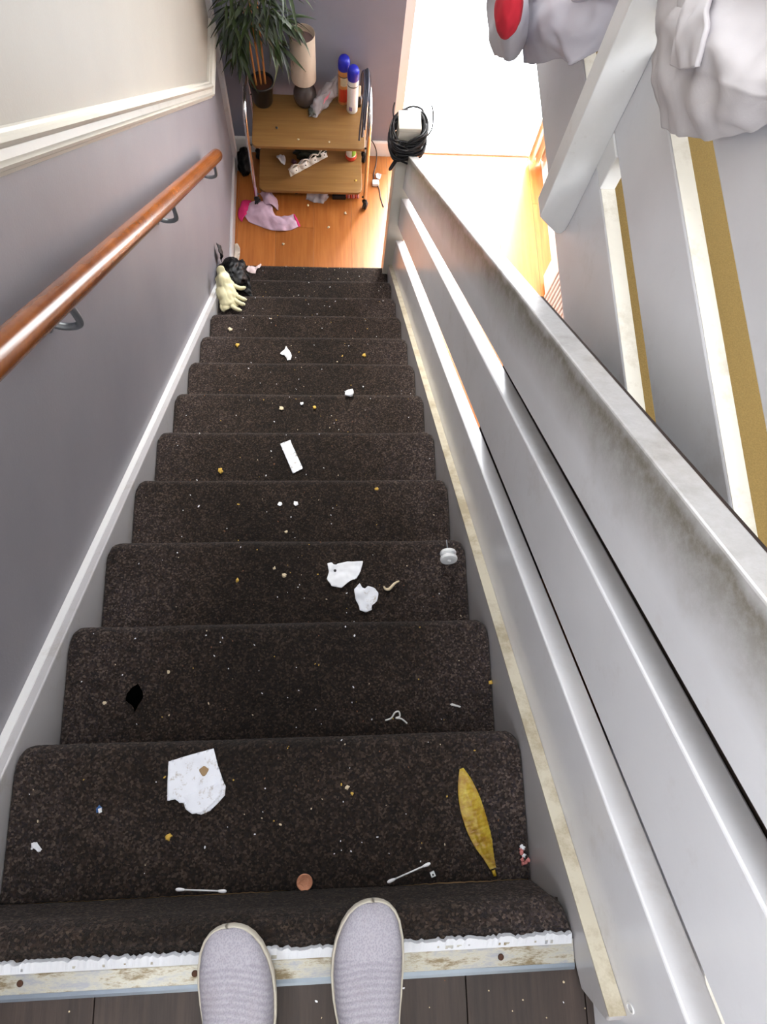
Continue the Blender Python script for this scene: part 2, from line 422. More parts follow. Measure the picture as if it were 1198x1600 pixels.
w2 = struct(box('added_window_2', (.9, -1.57, .8), (2.3, -1.53, .85), M_upvc)); box('window_frame', (.9, -1.57, 2.05), (2.3, -1.53, 2.1), M_upvc, w2)  # unseen window, added to brighten the khaki carpet and ledges
box('window_frame', (.9, -1.57, .85), (.95, -1.53, 2.05), M_upvc, w2); box('window_frame', (2.25, -1.57, .85), (2.3, -1.53, 2.05), M_upvc, w2); box('pane', (.95, -1.552, .85), (2.25, -1.548, 2.05), M_glass, w2)
struct(box('added_shade_partition', (.482, .88, FZ), (1.42, .95, -.2201), simple('partition_shade_brown', (52, 40, 34), .8)))  # unseen dark partition, added to keep the balustrade gaps dark

w1 = struct(box('window_1', (-.56, -1.05, .95), (-.53, -.15, .99), M_upvc))
box('window_frame', (-.56, -1.05, 2.11), (-.52, -.15, 2.15), M_upvc, w1); box('window_frame', (-.56, -1.05, .99), (-.52, -1.01, 2.11), M_upvc, w1)
box('window_frame', (-.56, -.19, .99), (-.52, -.15, 2.11), M_upvc, w1); box('pane', (-.545, -1.01, .99), (-.541, -.19, 2.11), M_glass, w1)
struct(prism('ceiling', [(-.6, -1.6), (3.1, -1.6), (3.1, 3.63), (-.6, 3.63), (-.6, .75), (.5, .75), (.5, -.15), (-.3, -.15), (-.3, .75), (-.6, .75)], 2.4, 2.5, M_ceiling, axis='Z'))
w3 = struct(box('added_skylight', (-.3, -.15, 2.46), (.5, -.12, 2.5), M_upvc)); box('window_frame', (-.3, .72, 2.46), (.5, .75, 2.5), M_upvc, w3)  # unseen roof opening, added to brighten upward faces of the boards
box('window_frame', (-.3, -.12, 2.46), (-.27, .72, 2.5), M_upvc, w3); box('window_frame', (.47, -.12, 2.46), (.5, .72, 2.5), M_upvc, w3); box('pane', (-.27, -.12, 2.475), (.47, .72, 2.479), M_glass, w3)
# upper floor slab beside the stairwell, its carpet, the landing slab
struct(box('ceiling_lower_room', (.615, -1.5, -.22), (3.0, 3.51, -.03), M_ceiling))
struct(box('floor_upper_room', (.615, -1.5, -.03), (3.0, 3.51, .004), M_khaki))
# patio door in the lower room
d1 = struct(box('door_1', (.48, 3.53, FZ), (1.42, 3.60, FZ + .012), M_upvc))
box('door_frame', (.48, 3.53, FZ + .012), (.53, 3.60, -.42), M_upvc, d1); box('door_frame', (1.37, 3.53, FZ + .012), (1.42, 3.60, -.42), M_upvc, d1)
box('door_frame', (.53, 3.53, -.48), (1.37, 3.60, -.42), M_upvc, d1)
box('pane', (.53, 3.56, FZ + .012), (1.37, 3.566, -.48), M_glass, d1)

# lower laminate floor: planks along Y
fl = struct(box('floor', (-.6, -1.5, FZ - .12), (1.42, 3.63, FZ - .0105), M_laminate))
rnd = random.Random(4)
pw = .2205; x = -.6465 + .0
while x < 1.42:
    xa, xb = max(x, -.45), min(x + pw, 1.42); y = 2.2 - rnd.random() * 1.2
    if x < .9: y = max(y, 1.2)
    while y < 3.51:
        yb = min(y + 1.25, 3.51)
        box('plank', (xa + .0006, y + .0006, FZ - .0105), (xb - .0006, (yb if yb < 3.5 else 3.53) - .0006, FZ), M_laminate, fl, .0006); y += 1.25
    x += pw
box('plank', (-.45, -1.4, FZ - .0105), (1.42, 1.0, FZ - .001), M_laminate, fl)
# dark laminate of the landing
fu = struct(box('floor_landing', (-.6, -1.5, -.22), (.615, -.078, -.010), M_landing))
x = -.53
while x < .60:
    xa, xb = max(x, -.45), min(x + .16, .585)
    box('plank', (xa + .0006, -1.49, -.010), (xb - .0006, -.079, 0), M_landing, fu, .0008); x += .16

# skirting, dado, architrave
def mould(name, prof, path, mats, parent=None):
    # sweep a (normal offset, along-wall up) profile on the left wall plane; path: list of (Y, Z, upY, upZ)
    v, f = [], []; n = len(prof)
    for (yy, zz, uy, uz) in path:
        for (o_, u_) in prof: v.append((-.45 + o_, yy + uy * u_, zz + uz * u_))
    for i in range(len(path) - 1):
        for k in range(n - 1): f.append((i * n + k, (i + 1) * n + k, (i + 1) * n + k + 1, i * n + k + 1))
    f.append(tuple(range(n))); f.append(tuple(range((len(path) - 1) * n, len(path) * n)))
    return pyd(name, v, f, mats, parent)
dado = [(0, 0), (.012, .002), (.014, .012), (.024, .018), (.027, .028), (.018, .038), (.016, .062), (.026, .070), (.030, .080), (.024, .090), (.012, .094), (.011, .104), (0, .106)]
struct(mould('trim_1', dado, [(-1.5, 1.035 + .881 * 1.5, 0, .87), (3.03, 1.035 - .881 * 3.03, 0, .87), (3.36, 1.035 - .881 * 3.03 + .01, 0, 1.1)], M_dado))
struct(prism('baseboard_left', [(-.45, FZ), (-.438, FZ), (-.438, FZ + .10), (-.443, FZ + .108), (-.45, FZ + .11)], 2.62, 3.36, M_string, axis='Y'))
struct(prism('baseboard_far', [(3.51, FZ), (3.498, FZ), (3.498, FZ + .10), (3.503, FZ + .11), (3.51, FZ + .11)], -.45, .48, M_white))
a_ = struct(prism('trim_2', [(-.45, 3.36), (-.428, 3.36), (-.424, 3.375), (-.432, 3.39), (-.426, 3.405), (-.432, 3.43), (-.45, 3.435)], FZ, 0.3, M_string, axis='Z'))

# ------------------------------------------------------------------ staircase
st = thing('staircase', (0, 0, 0), 'straight flight of stairs in worn dark grey carpet', 'stairs')
def step_profile(k):
    z = -k * R_; y1 = k * G_; y0 = (k - 1) * G_ - .016 if k else -.052
    P = []; rr = .017; ds = .004 if k < 3 else .008
    rr = .026 if k == 0 else rr
    n = int((y1 - rr - y0) / ds)
    for i in range(n + 1): P.append((y0 + (y1 - rr - y0) * i / n, z + (.006 * math.sin(PI * .5 * (i / n) ** 3) if k == 0 else 0)))
    for i in range(1, 9):
        a = PI * .5 - PI * i / 9 * 1.0; P.append((y1 - rr + rr * math.cos(a), z - rr + rr * math.sin(a) + (.006 * max(0, math.sin(a)) if k == 0 else 0)))
    P.append((y1 - rr * 1.0, z - 2 * rr - .003))
    n = int((R_ - 2 * rr) / (ds * 1.6))
    for i in range(1, n + 1): P.append((y1 - .0165, z - 2 * rr - .003 + (-R_ + 2 * rr + .003) * i / n))
    return P
for k in range(13):
    P = step_profile(k); nx = 260 if k < 3 else 120; n = len(P); v, f = [], []
    for i in range(nx + 1):
        xx = -XW + 2 * XW * i / nx; e = min(xx + XW, XW - xx)
        for (yy, zz) in P:
            nose = max(0, 1 - (k * G_ - yy) / .05) if zz > -k * R_ - .04 else 0
            rc = .026; dy = 0
            if e < rc and nose > 0: dy = -(rc - math.sqrt(max(0, rc * rc - (rc - e) ** 2))) * nose * .9
            q = Vector((xx * 130, yy * 130, zz * 130)); lw = Vector((xx * 5, yy * 5 + k, zz * 5))
            ny = .0012 * noise.noise(q) ; nz = .0016 * noise.noise(q + Vector((9, 3, 1))) + .003 * noise.noise(lw)
            v.append((xx, yy + dy + ny + .002 * noise.noise(lw + Vector((3, 3, 3))), zz + nz + (dy * .3)))
    for i in range(nx):
        for j in range(n - 1): f.append((i * n + j, (i + 1) * n + j, (i + 1) * n + j + 1, i * n + j + 1))
    o = pyd('carpeted_step', v, f, M_carpet, st, True)
    sm = o.modifiers.new('thickness', 'SOLIDIFY'); sm.thickness = .008; sm.offset = -1
# timber carriage under the carpet
prof = [(-.06, -.012)]
for k in range(13):
    prof += [(k * G_ - .032, -k * R_ - .012), (k * G_ - .032, -(k + 1) * R_ - (.012 if k < 12 else 0))]
prof += [(12 * G_ - .28, FZ), (-.06, -.26)]
prism('stair_carriage', prof, -.415, .415, M_rawedge, st)
# strings
def slope_board(name, x0, x1, h0, h1, ya, yb, mats, parent, sl=SL, bevel=.003):
    return prism(name, [(ya, h0 - sl * ya), (yb, h0 - sl * yb), (yb, h1 - sl * yb), (ya, h1 - sl * ya)], x0, x1, mats, parent, bevel)
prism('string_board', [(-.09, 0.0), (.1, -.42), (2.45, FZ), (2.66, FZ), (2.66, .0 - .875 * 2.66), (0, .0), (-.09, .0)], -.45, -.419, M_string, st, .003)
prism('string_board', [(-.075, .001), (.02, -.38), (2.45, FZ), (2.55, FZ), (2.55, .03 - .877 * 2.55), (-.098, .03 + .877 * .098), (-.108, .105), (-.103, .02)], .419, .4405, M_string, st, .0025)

prism('spandrel_panel', [(.10, -.44), (2.40, FZ), (.10, FZ)], .421, .431, M_wall_white, st)
prism('lit_ledge_strip', [(-.09, .0005), (0, .0005), (2.66, .0005 - .875 * 2.66), (2.66, .004 - .875 * 2.66), (0, .004), (-.09, .004)], -.4499, -.4345, M_white, st)  # whiter strip paints the overhead light on the left string ledge
prism('lit_ledge_strip', [(-.098, .0305 + .877 * .098), (2.55, .0305 - .877 * 2.55), (2.55, .034 - .877 * 2.55), (-.098, .034 + .877 * .098)], .4185, .4395, M_ledge_strip, st)  # strip added for the lit ledge; cream tone and wear are real
# metal edge strip on the landing
ts = struct(prism('trim_3', [(-.0825, .0), (-.0825, .0035), (-.079, .005), (-.055, .0055), (-.047, .009), (-.047, 0)], -.45, .418, M_alu))
prism('strip_lip', [(-.0855, .0), (-.0855, .002), (-.0815, .0045), (-.0765, .0056), (-.0765, .0)], -.45, .418, M_alu_edge, ts)
for sx in (-.302, -.084, .112, .318): lathe('screw', [(.0012, .0), (.0036, .0003), (.0042, -.0006)], (sx, -.066 + (.001 if sx > 0 else .002), .0066), M_brownmetal, ts, 12)
# torn white paint and underlay edge that shows along the carpet
v, f = [], []; rr_ = random.Random(3); n = 230
for i in range(n + 1):
    xx = -.45 + .866 * i / n; j = rr_.random() * .004 + .003 * (noise.noise(Vector((xx * 30, 0, 0))) + .5)
    v += [(xx, -.0535, .0062), (xx, -.0440 + j, .0125), (xx, -.0430 + j, .002)]
for i in range(n):
    for q in (0, 1): f.append((i * 3 + q, (i + 1) * 3 + q, (i + 1) * 3 + q + 1, i * 3 + q + 1))
pyd('torn_paint_edge', v, f, simple('flaked_white_paint', (208, 211, 218), .5), ts)

# ------------------------------------------------------------------ stair balustrade
sb = thing('stair_balustrade', (.455, 1.2, -1.2), 'white painted three-board balustrade sloping down beside the stairs', 'balustrade')
YA, YB = -.42, 2.56
slope_board('board', .440, .476, -.16, .241, YA, YB, M_board, sb, .877)
slope_board('board', .440, .476, .339, .533, YA, YB, M_board, sb, .872)
slope_board('handrail_board', .440, .478, .607, .814, YA, YB + .03, M_board_top, sb, .877)
slope_board('gap_shade_strip', .4785, .487, .45, .806, YA, .98, simple('shadow_gap_brown', (44, 30, 24), .8), sb, .877, 0)  # dark strip painted in for the shadow gap behind the top board
np_ = prism('newel_post', [(.392, 2.545), (.482, 2.545), (.482, 2.637), (.392, 2.637)], FZ, -1.295, M_newel, sb, .004, axis='Z')
prism('newel_cap', [(.390, 2.543), (.484, 2.543), (.484, 2.639), (.390, 2.639)], -1.295, -1.276, M_newel, np_, .005, axis='Z')
prism('newel_post', [(.41, -.50), (.50, -.50), (.50, -.42), (.41, -.42)], 0, 1.35, M_newel, sb, .004, axis='Z')
# filler rings of two screw plugs near the landing
for (yy, zz, r_) in ((-.085, .135, .007), (-.118, .235, .009), (-.112, .262, .006)):
    ring = [(.4392, yy + r_ * .6 * math.cos(a), zz + r_ * 1.3 * math.sin(a)) for a in [2 * PI * q / 16 for q in range(16)]]
    tube('screw_plug', ring, .0011, M_white, sb, 6, True)
adopt(sb)

# ------------------------------------------------------------------ horizontal balustrade of the upper room
lb = thing('landing_balustrade', (.6, 1.3, 0), 'white level balustrade with a square post guarding the khaki-carpeted room', 'balustrade')
ya, yb = -1.4, 3.50
box('fascia_board', (.585, ya, -.22), (.614, yb, .024), M_board, lb, .004)
box('board', (.585, ya, .103), (.613, yb, .262), M_board, lb, .004)
box('board', (.585, ya, .350), (.613, yb, .600), M_board, lb, .004)
box('dusty_ledge', (.5865, ya + .002, .0243), (.6125, yb - .002, .0252), M_ledge, lb)
box('dusty_ledge', (.5865, ya + .002, .2623), (.6115, yb - .002, .2630), M_ledge, lb)
box('spacer_block', (.583, 1.150, .0255), (.612, 1.235, .1025), M_white, lb, .002)
# square post fixed on the void side, foot cut at a slant
prism('newel_post', [(.518, 1.15), (.518, -.112), (.545, -.140), (.566, -.160), (.576, -.163), (.5835, -.150), (.5845, -.13), (.5845, 1.15)], 1.198, 1.243, M_white, lb, .002, axis='Y')
adopt(lb)

# ------------------------------------------------------------------ handrail
hr = thing('handrail', (-.385, 1.3, -.4), 'round varnished pine handrail fixed along the left wall', 'handrail')
def hz(y): return .775 - .881 * y
pts = [(-.385, y_, hz(y_)) for y_ in (-.3, .2, .7, 1.2, 1.7, 2.2, 2.59)]
tube('rail', smooth_path(pts, 6), .0268, M_rail, hr, 28)
for y_ in (1.0, 1.79, 2.52):
    z_ = hz(y_)
    b_ = tube('bracket', smooth_path([(-.388, y_, z_ - .022), (-.387, y_ + .001, z_ - .085), (-.396, y_ + .001, z_ - .108), (-.422, y_, z_ - .112), (-.449, y_, z_ - .100)], 6), .0075, M_steel, hr, 10)
    lathe('wall_plate', [(.0, 0), (.019, 0), (.019, .003), (.0, .004)], (-.4495, y_, z_ - .100), M_steel, b_, 18, Matrix.Rotation(PI / 2, 3, 'Y'))
adopt(hr)
#PART2#
# ------------------------------------------------------------------ person: shoes and lower legs
person = thing('person', (.05, -.14, 0), 'person in pale grey knitted slip-on shoes standing at the top of the stairs', 'person')
def shoe(name, toe, ang, width, flip, label=None):
    L = .262; ca, sa = math.cos(ang), math.sin(ang)
    def W(u, s_):   # half width at distance u (0 toe .. 1 heel), s_ = side
        pts = [(0, 0), (.002, .16), (.010, .33), (.025, .50), (.055, .68), (.10, .83), (.17, .95), (.24, 1.0), (.32, 1.0), (.42, .95), (.52, .86), (.65, .76), (.8, .70), (.9, .66), (.96, .52), (.99, .28), (1, 0)]
        for i in range(len(pts) - 1):
            if u <= pts[i + 1][0]:
                a, b = pts[i], pts[i + 1]; q = (u - a[0]) / (b[0] - a[0]); return (a[1] + (b[1] - a[1]) * q) * width / 2
        return 0
    def H(u):
        pts = [(0, .026), (.02, .033), (.06, .040), (.12, .046), (.2, .053), (.3, .062), (.4, .073), (.5, .088), (.6, .100), (.8, .098), (1, .095)]
        for i in range(len(pts) - 1):
            if u <= pts[i + 1][0]:
                a, b = pts[i], pts[i + 1]; q = (u - a[0]) / (b[0] - a[0]); return a[1] + (b[1] - a[1]) * q
        return .095
    def shift(u): return flip * .010 * math.sin(PI * min(1, u * 1.2)) - flip * .004
    def place(lx, lu, z): # lx lateral, lu distance behind toe
        x_ = lx; y_ = -lu; return (toe[0] + x_ * ca - y_ * sa, toe[1] + x_ * sa + y_ * ca, z)
    us = [0.0, .001, .002, .005, .010, .017, .025, .038, .055, .075, .10, .125, .15] + [.15 + .85 * i / 110 for i in range(1, 111)]
    # upper
    v, f = [], []; n = 28
    for u in us:
        w_ = max(W(u, 0) - .0035, .0006); h = H(u)
        rib = 0
        for q in range(n + 1):
            a = PI * q / n; cx = math.cos(a); sz = math.sin(a)
            if u > .20: rib = .0019 * math.sin((u * L + .012 * (1 - abs(cx)) ** 1.2) * 2 * PI / .0068) * min(1, (u - .20) * 14) * (sz ** .6)
            ex = math.copysign(abs(cx) ** .8, cx)
            zz = .020 + (h - .020) * (sz ** .72) * min(1, .45 + (u * L / .02)) + rib
            if u > .62: # ankle opening dip
                zz = min(zz, .020 + (h - .020) * (sz ** .4))
            v.append(place(shift(u) + w_ * ex, u * L + (.004 if u < .01 else 0), zz))
    m_ = n + 1
    for i in range(len(us) - 1):
        for q in range(n): f.append((i * m_ + q, (i + 1) * m_ + q, (i + 1) * m_ + q + 1, i * m_ + q + 1))
    root = pyd(name, v, f, M_knit, person, True)
    # sole with a rolled rim
    outl = [(shift(u) + W(u, 0), u * L) for u in us] + [(shift(u) - W(u, 0), u * L) for u in reversed(us)]
    prof = [(-.0035, .001), (-.001, .006), (0, .016), (-.0003, .0225), (-.0012, .0250), (-.0028, .0245), (-.0045, .0215)]
    c_ = (0, L * .5); v, f = [], []
    N = len(outl)
    for (o_, z_) in prof:
        for i, (a, b) in enumerate(outl):
            p0 = outl[i - 1]; p1 = outl[(i + 1) % N]; tx, ty = p1[0] - p0[0], p1[1] - p0[1]; l_ = math.hypot(tx, ty) or 1
            nx_, ny_ = ty / l_, -tx / l_
            if nx_ * (a - c_[0]) + ny_ * (b - c_[1]) < 0: nx_, ny_ = -nx_, -ny_
            v.append(place(a + nx_ * o_, b + ny_ * o_, z_ + (.0095 if True else 0) * 0))
    P = len(prof)
    for k in range(P - 1):
        for i in range(N): f.append((k * N + i, k * N + (i + 1) % N, (k + 1) * N + (i + 1) % N, (k + 1) * N + i))
    f.append(tuple(range(N)))
    sole = pyd('sole', v, f, M_sole, root, True); return root
# feet rest on the strip and carpet edge, soles about 9 mm above the laminate
sr = shoe('shoe', (.1435, .0175, .0), .0, .094, -1)
sl_ = shoe('shoe', (-.0375, -.0035, .0), math.radians(5), .096, 1)
for o_ in (sr, sl_): o_.location.z = .0095
def leg(ax, ay, kx):
    me = bpy.data.meshes.new('leg'); P = [(ax, ay - .035, .045), (ax, ay - .03, .09), (ax, ay - .04, .15), (kx, ay - .07, .30), (kx, ay - .06, .42), (kx, ay - .05, .50)]
    me.from_pydata(P, [(i, i + 1) for i in range(5)], []); o = bpy.data.objects.new('leg', me); COL.objects.link(o); o.parent = person
    me.materials.append(M_dark); sk = o.modifiers.new('skin', 'SKIN')
    for i, r__ in enumerate((.030, .034, .036, .056, .053, .052)): me.skin_vertices[0].data[i].radius = (r__, r__)
    me.skin_vertices[0].data[0].use_root = True
    o.modifiers.new('sub', 'SUBSURF').levels = 2; o.modifiers['sub'].render_levels = 2
leg(.138, -.185, .135); leg(-.016, -.20, -.02)
adopt(person)

# ------------------------------------------------------------------ litter on the treads
def on(k): return -k * R_ + .0015
def scrap(name, outline, k, mats, label, cat, group=None, z=None, **kw):
    cx = sum(p[0] for p in outline) / len(outline); cy = sum(p[1] for p in outline) / len(outline); z0 = on(k) if z is None else z
    o = flat_scrap(name, [(p[0] - cx, p[1] - cy) for p in outline], 0, mats, **kw); o.location = (cx, cy, z0); return tag(o, label, cat, group)
scrap('tissue', [(-.172, .185), (-.139, .194), (-.100, .203), (-.092, .176), (-.081, .149), (-.078, .144), (-.079, .130), (-.090, .118), (-.103, .107), (-.116, .102), (-.124, .104), (-.131, .113), (-.145, .121), (-.152, .121), (-.155, .127), (-.171, .125), (-.172, .160)], 1,
      M_tissue_dirty, 'large folded white tissue with brown stains lying on the uppermost tread', 'tissue', res=.0035, wr=.0035, wscale=28, curl=.0012)
_ts = bpy.data.objects['tissue']
st_ = flat_scrap('brown_stain', [(.0072 * math.cos(a) * (1 + .2 * math.sin(a * 3)), .0072 * math.sin(a) * (1 + .15 * math.cos(a * 4))) for a in [2 * PI * q / 14 for q in range(14)]], 0, simple('tea_stain', (150, 124, 92), .9), _ts, thick=.0004, wr=.0005, res=.002)
st_.location = (.0095, .0285, .0052)
fo_ = flat_scrap('fold', [(-.026, -.014), (.004, -.004), (.036, .006), (.038, -.010), (.026, -.024), (.008, -.038), (-.008, -.040), (-.020, -.032)], 0, M_tissue_dirty, _ts, thick=.0008, wr=.0030, wscale=45, seed=5, res=.0035)
fo_.location = (.002, .004, .0032)
def swab(a, b, label):
    a, b = Vector(a), Vector(b); mid = (a + b) / 2; root = thing('cotton_swab', mid, label, 'cotton swab', 'cotton swabs on the uppermost tread')
    d = (b - a).normalized()
    tube('stick', [a + d * .006, b - d * .006], .0013, M_whiteplastic, root, 8)
    for e, s_ in ((a, 1), (b, -1)):
        tube('cotton_tip', [e + d * s_ * q for q in (-.001, .0005, .003, .007, .011, .013)], .0028, M_cotton, root, 10, taper=lambda q: (.4, .75, 1.0, .95, .7, .45)[min(5, int(q * 5.01))])
    adopt(root)
swab((-.150, -.0055, -.185), (-.073, -.0115, -.185), 'white cotton swab lying level beside the left shoe toe')
swab((.183, -.0095, -.185), (.252, .015, -.185), 'white cotton swab lying slanted beside the right shoe toe')
coin = lathe('coin', [(.0122, 0), (.0129, .0004), (.0129, .0014), (.0122, .0018), (.0112, .0015)], (0, 0, 0), M_copper, None, 36)
coin.location = (.050, -.0045, on(1) + .001); coin.rotation_euler = (.02, .03, .3)
tag(coin, 'brown copper coin lying between the two shoe toes', 'coin')
rim = tube('raised_motif', [(.006 * math.cos(a) * (1 + .25 * math.sin(3 * a)), .006 * math.sin(a), .0016) for a in [2 * PI * q / 24 for q in range(24)]], .0004, M_copper, coin, 5, True)
# long yellow dried leaf
LA, LB = Vector((.3125, .158)), Vector((.3555, .003))
rows = []
for i in range(9):
    q = i / 8; c_ = LA + (LB - LA) * q; d = (LB - LA).normalized(); nn = Vector((-d.y, d.x)); c_ = c_ - nn * .004 * math.sin(PI * q)
    wd = (.0035, .0115, .0165, .019, .0195, .0185, .0155, .0095, .0052)[i]
    rows.append([(c_.x + nn.x * wd * s_, c_.y + nn.y * wd * s_, on(1) + .003 + .004 * (1 - abs(s_)) * math.sin(PI * q)) for s_ in (-1, -.5, 0, .5, 1)])
o = grid_surface('dried_leaf', rows, 6, 8, M_yleaf, None, .0010, .0016, 120, 2, off=lambda a, b: .0007 * math.sin(b * 150))
tag(o, 'long translucent yellow-green dried leaf on the right of the uppermost tread', 'leaf')
for (xx, yy, L_, rr__) in ((.3555, .001, .008, .0035),):
    tube('stalk', [(xx, yy, on(1) + .004), (xx + .002, yy - .009, on(1) + .004)], .003, M_yleaf, o, 8)
def bit(name, loc, r, mats, label, cat, seed=0, flat=.5, group=None):
    bm = bmesh.new(); bmesh.ops.create_icosphere(bm, subdivisions=2, radius=r)
    for q in bm.verts:
        q.co *= .82 + .8 * noise.noise(q.co * (1.2 / r) + Vector((seed * 3.3, 0, seed))); q.co.z *= flat
    o = frombm(name, bm, mats, None, True); o.location = (loc[0], loc[1], loc[2] + r * flat * .7); return tag(o, label, cat, group)
b_ = box('plastic_cube', (-.0038, -.0038, 0), (.0038, .0038, .007), M_whiteplastic, None, .0008); b_.location = (.256, -.001, on(1)); b_.rotation_euler = (0, 0, .35)
tag(b_, 'tiny white plastic cube beside the slanted cotton swab', 'plastic bit')
lathe('cube_hole', [(.0016, 0), (.0016, .0004)], (0, 0, .007), M_cable, b_, 10)
bb = bit('plastic_bit', (-.278, .116, on(1)), .0055, M_bluebit, 'small blue and white plastic bit left of the big stained tissue', 'plastic bit', 1)
pyd('white_side', [(.001, -.006, .003), (.006, -.004, .003), (.005, .003, .0045), (.0, .001, .0055)], [(0, 1, 2, 3)], M_whiteplastic, bb)
scrap('fluff', [(-.378, .070), (-.371, .071), (-.366, .066), (-.361, .060), (-.366, .056), (-.371, .061), (-.377, .064)], 1, M_tissue, 'small white scrap near the left end of the uppermost tread', 'scrap', res=.002, wr=.003)
bit('crumb', (-.166, .070, on(1)), .0058, M_crumby, 'yellow crumb in front of the big stained tissue', 'crumb', 3, .5)
# cluster of pink red scraps in the right corner
rc = thing('chewed_scrap', (.407, .022, on(1)), 'crumpled pink and red scrap in the right corner of the uppermost tread', 'scrap')
rq = random.Random(8)
for i in range(9):
    q = bit('flake', (.403 + rq.random() * .012, .008 + rq.random() * .026, on(1) + rq.random() * .004), .0038, M_redcrumb if i % 3 else M_tissue, None, None, i, .5); q.parent = rc
adopt(rc)
# second tread
tube_o = tube('string_loop', smooth_path([(.200, .236, on(2) + .002), (.212, .240, on(2) + .003), (.219, .250, on(2) + .006), (.227, .252, on(2) + .005), (.229, .243, on(2) + .003), (.221, .240, on(2) + .006), (.232, .238, on(2) + .004), (.243, .229, on(2) + .003)], 6), .0016, M_string_w, None, 7)
tag(tube_o, 'knotted loop of white string at the back of the second tread down', 'string')
scrap('black_fluff', [(-.298, .300), (-.288, .312), (-.278, .318), (-.270, .305), (-.267, .292), (-.275, .280), (-.281, .266), (-.287, .279), (-.299, .287)], 2, M_blackmatt, 'black torn scrap on the left of the second tread down', 'scrap', res=.0035, wr=.006, wscale=50)
# third tread: two tissues, curl, knob
scrap('tissue', [(.088, .589), (.099, .591), (.106, .582), (.112, .588), (.135, .593), (.172, .593), (.166, .570), (.156, .553), (.140, .547), (.121, .531), (.099, .535), (.087, .552), (.092, .570)], 3, M_tissue, 'crumpled white tissue with one dark hole on the third tread down', 'tissue', 'tissues', res=.0035, wr=.007, wscale=34, seed=4, curl=.002)
hole = lathe('dark_spot', [(.0035, 0), (.0028, .0008)], (.0, .0, .0), M_cable, bpy.data.objects['tissue.001'], 10); hole.location = (-.015, .002, .0095)
scrap('tissue', [(.150, .527), (.163, .541), (.172, .526), (.182, .534), (.197, .530), (.207, .517), (.203, .499), (.189, .487), (.190, .478), (.176, .473), (.162, .478), (.160, .489), (.152, .506)], 3, M_tissue_dirty, 'heart-shaped crumpled tissue in front of the holed tissue', 'tissue', 'tissues', res=.0035, wr=.007, wscale=36, seed=7, curl=.002)
o = tube('peel_curl', smooth_path([(.219, .533, on(3) + .004), (.223, .527, on(3) + .003), (.231, .526, on(3) + .003), (.238, .532, on(3) + .004), (.246, .540, on(3) + .004), (.256, .545, on(3) + .003)], 6), .0032, M_crumb, None, 8, taper=lambda q: .5 + .6 * math.sin(PI * q))
tag(o, 'curled cream peeling to the right of the two crumpled tissues', 'scrap')
kn = thing('loose_knob', (.371, .588, on(3)), 'white plastic knob with a screw lying near the right end of a tread', 'knob')
Rk = Matrix.Rotation(-(PI / 2 + .35), 3, 'X')
kc = Vector((.3725, .600, on(3) + .021))
lathe('knob_face', [(.0, -.0135), (.012, -.0135), (.0195, -.012), (.0205, -.008), (.0195, -.0045), (.014, -.002), (.012, .001), (.014, .003), (.0185, .004), (.0195, .008), (.018, .011), (.0, .012)][::-1], kc, M_whiteplastic, kn, 30, Rk, smooth=False)
lathe('centre_boss', [(.0, -.0160), (.0035, -.0155), (.0045, -.0130)], kc, M_whiteplastic, kn, 14, Rk)
lathe('screw', [(.0, .046), (.0012, .044), (.0018, .012)][::-1], kc, M_steel, kn, 10, Rk @ Matrix.Rotation(PI, 3, 'X') if False else Rk)
adopt(kn)
# fourth tread and lower
scrap('scrap', [(-.040, .797), (-.034, .796), (-.031, .790), (-.038, .785), (-.044, .789)], 4, M_tissue, 'left one of two small white scraps on the fourth tread down', 'scrap', res=.0022, wr=.004)
scrap('scrap', [(.000, .799), (.009, .797), (.011, .789), (.004, .785), (-.001, .790)], 4, M_tissue, 'right one of two small white scraps on the fourth tread down', 'scrap', res=.0022, wr=.004)
bit('crumb', (-.119, .553, on(3)), .0052, M_crumby, 'tan square crumb on the left half of the third tread down', 'crumb', 5)
bit('crumb', (-.012, .563, on(3)), .0055, M_crumb, 'cream crumb left of the holed tissue on the third tread down', 'crumb', 6)
bit('crumb', (-.035, .580, on(3)), .0040, M_crumb, 'smallest cream crumb near the middle of the third tread down', 'crumb', 7)
bit('crumb', (.222, .832, on(4)), .0055, M_crumby, 'yellowish crumb on the right half of the fourth tread down', 'crumb', 9)
bit('crumb', (-.222, .339, on(2)), .0035, M_crumb, 'white speck above the black torn scrap', 'crumb', 11)
bit('crumb', (-.340, .284, on(2)), .0040, M_crumb, 'white speck left of the black torn scrap', 'crumb', 12)
bit('crumb', (.415, .303, on(2)), .0048, M_crumby, 'orange crumb against the right string board', 'crumb', 13)
scrap('splinter', [(.330, .262), (.350, .256), (.352, .2585), (.334, .265)], 2, M_string_w, 'thin white splinter at the right of the second tread down', 'scrap', res=.0018, wr=.002)
scrap('paper_strip', [(-.053, 1.036), (-.040, 1.041), (-.022, 1.048), (-.020, 1.040), (.016, .957), (-.014, .941)], 5, M_tissue_dirty, 'oblong white paper strip lying across the fifth tread down', 'paper', res=.0045, wr=.002, wscale=20)
scrap('crumpled_tissue', [(-.099, 1.640), (-.096, 1.650), (-.083, 1.658), (-.075, 1.676), (-.067, 1.662), (-.060, 1.650), (-.052, 1.634), (-.057, 1.618), (-.070, 1.612), (-.073, 1.625), (-.083, 1.636)], 8, M_tissue, 'small pointed white tissue in the middle of a lower tread', 'tissue', res=.0045, wr=.010, wscale=36, seed=2)
bit('crumb', (-.270, 1.680, on(8)), .010, M_crumby, 'large yellowish crumb left of the pointed white tissue', 'crumb', 15)
o = bit('shell_scrap', (.163, 1.292, on(6)), .017, M_tissue, 'rounded white scrap resting on a step nosing right of the middle', 'scrap', 16, .45)
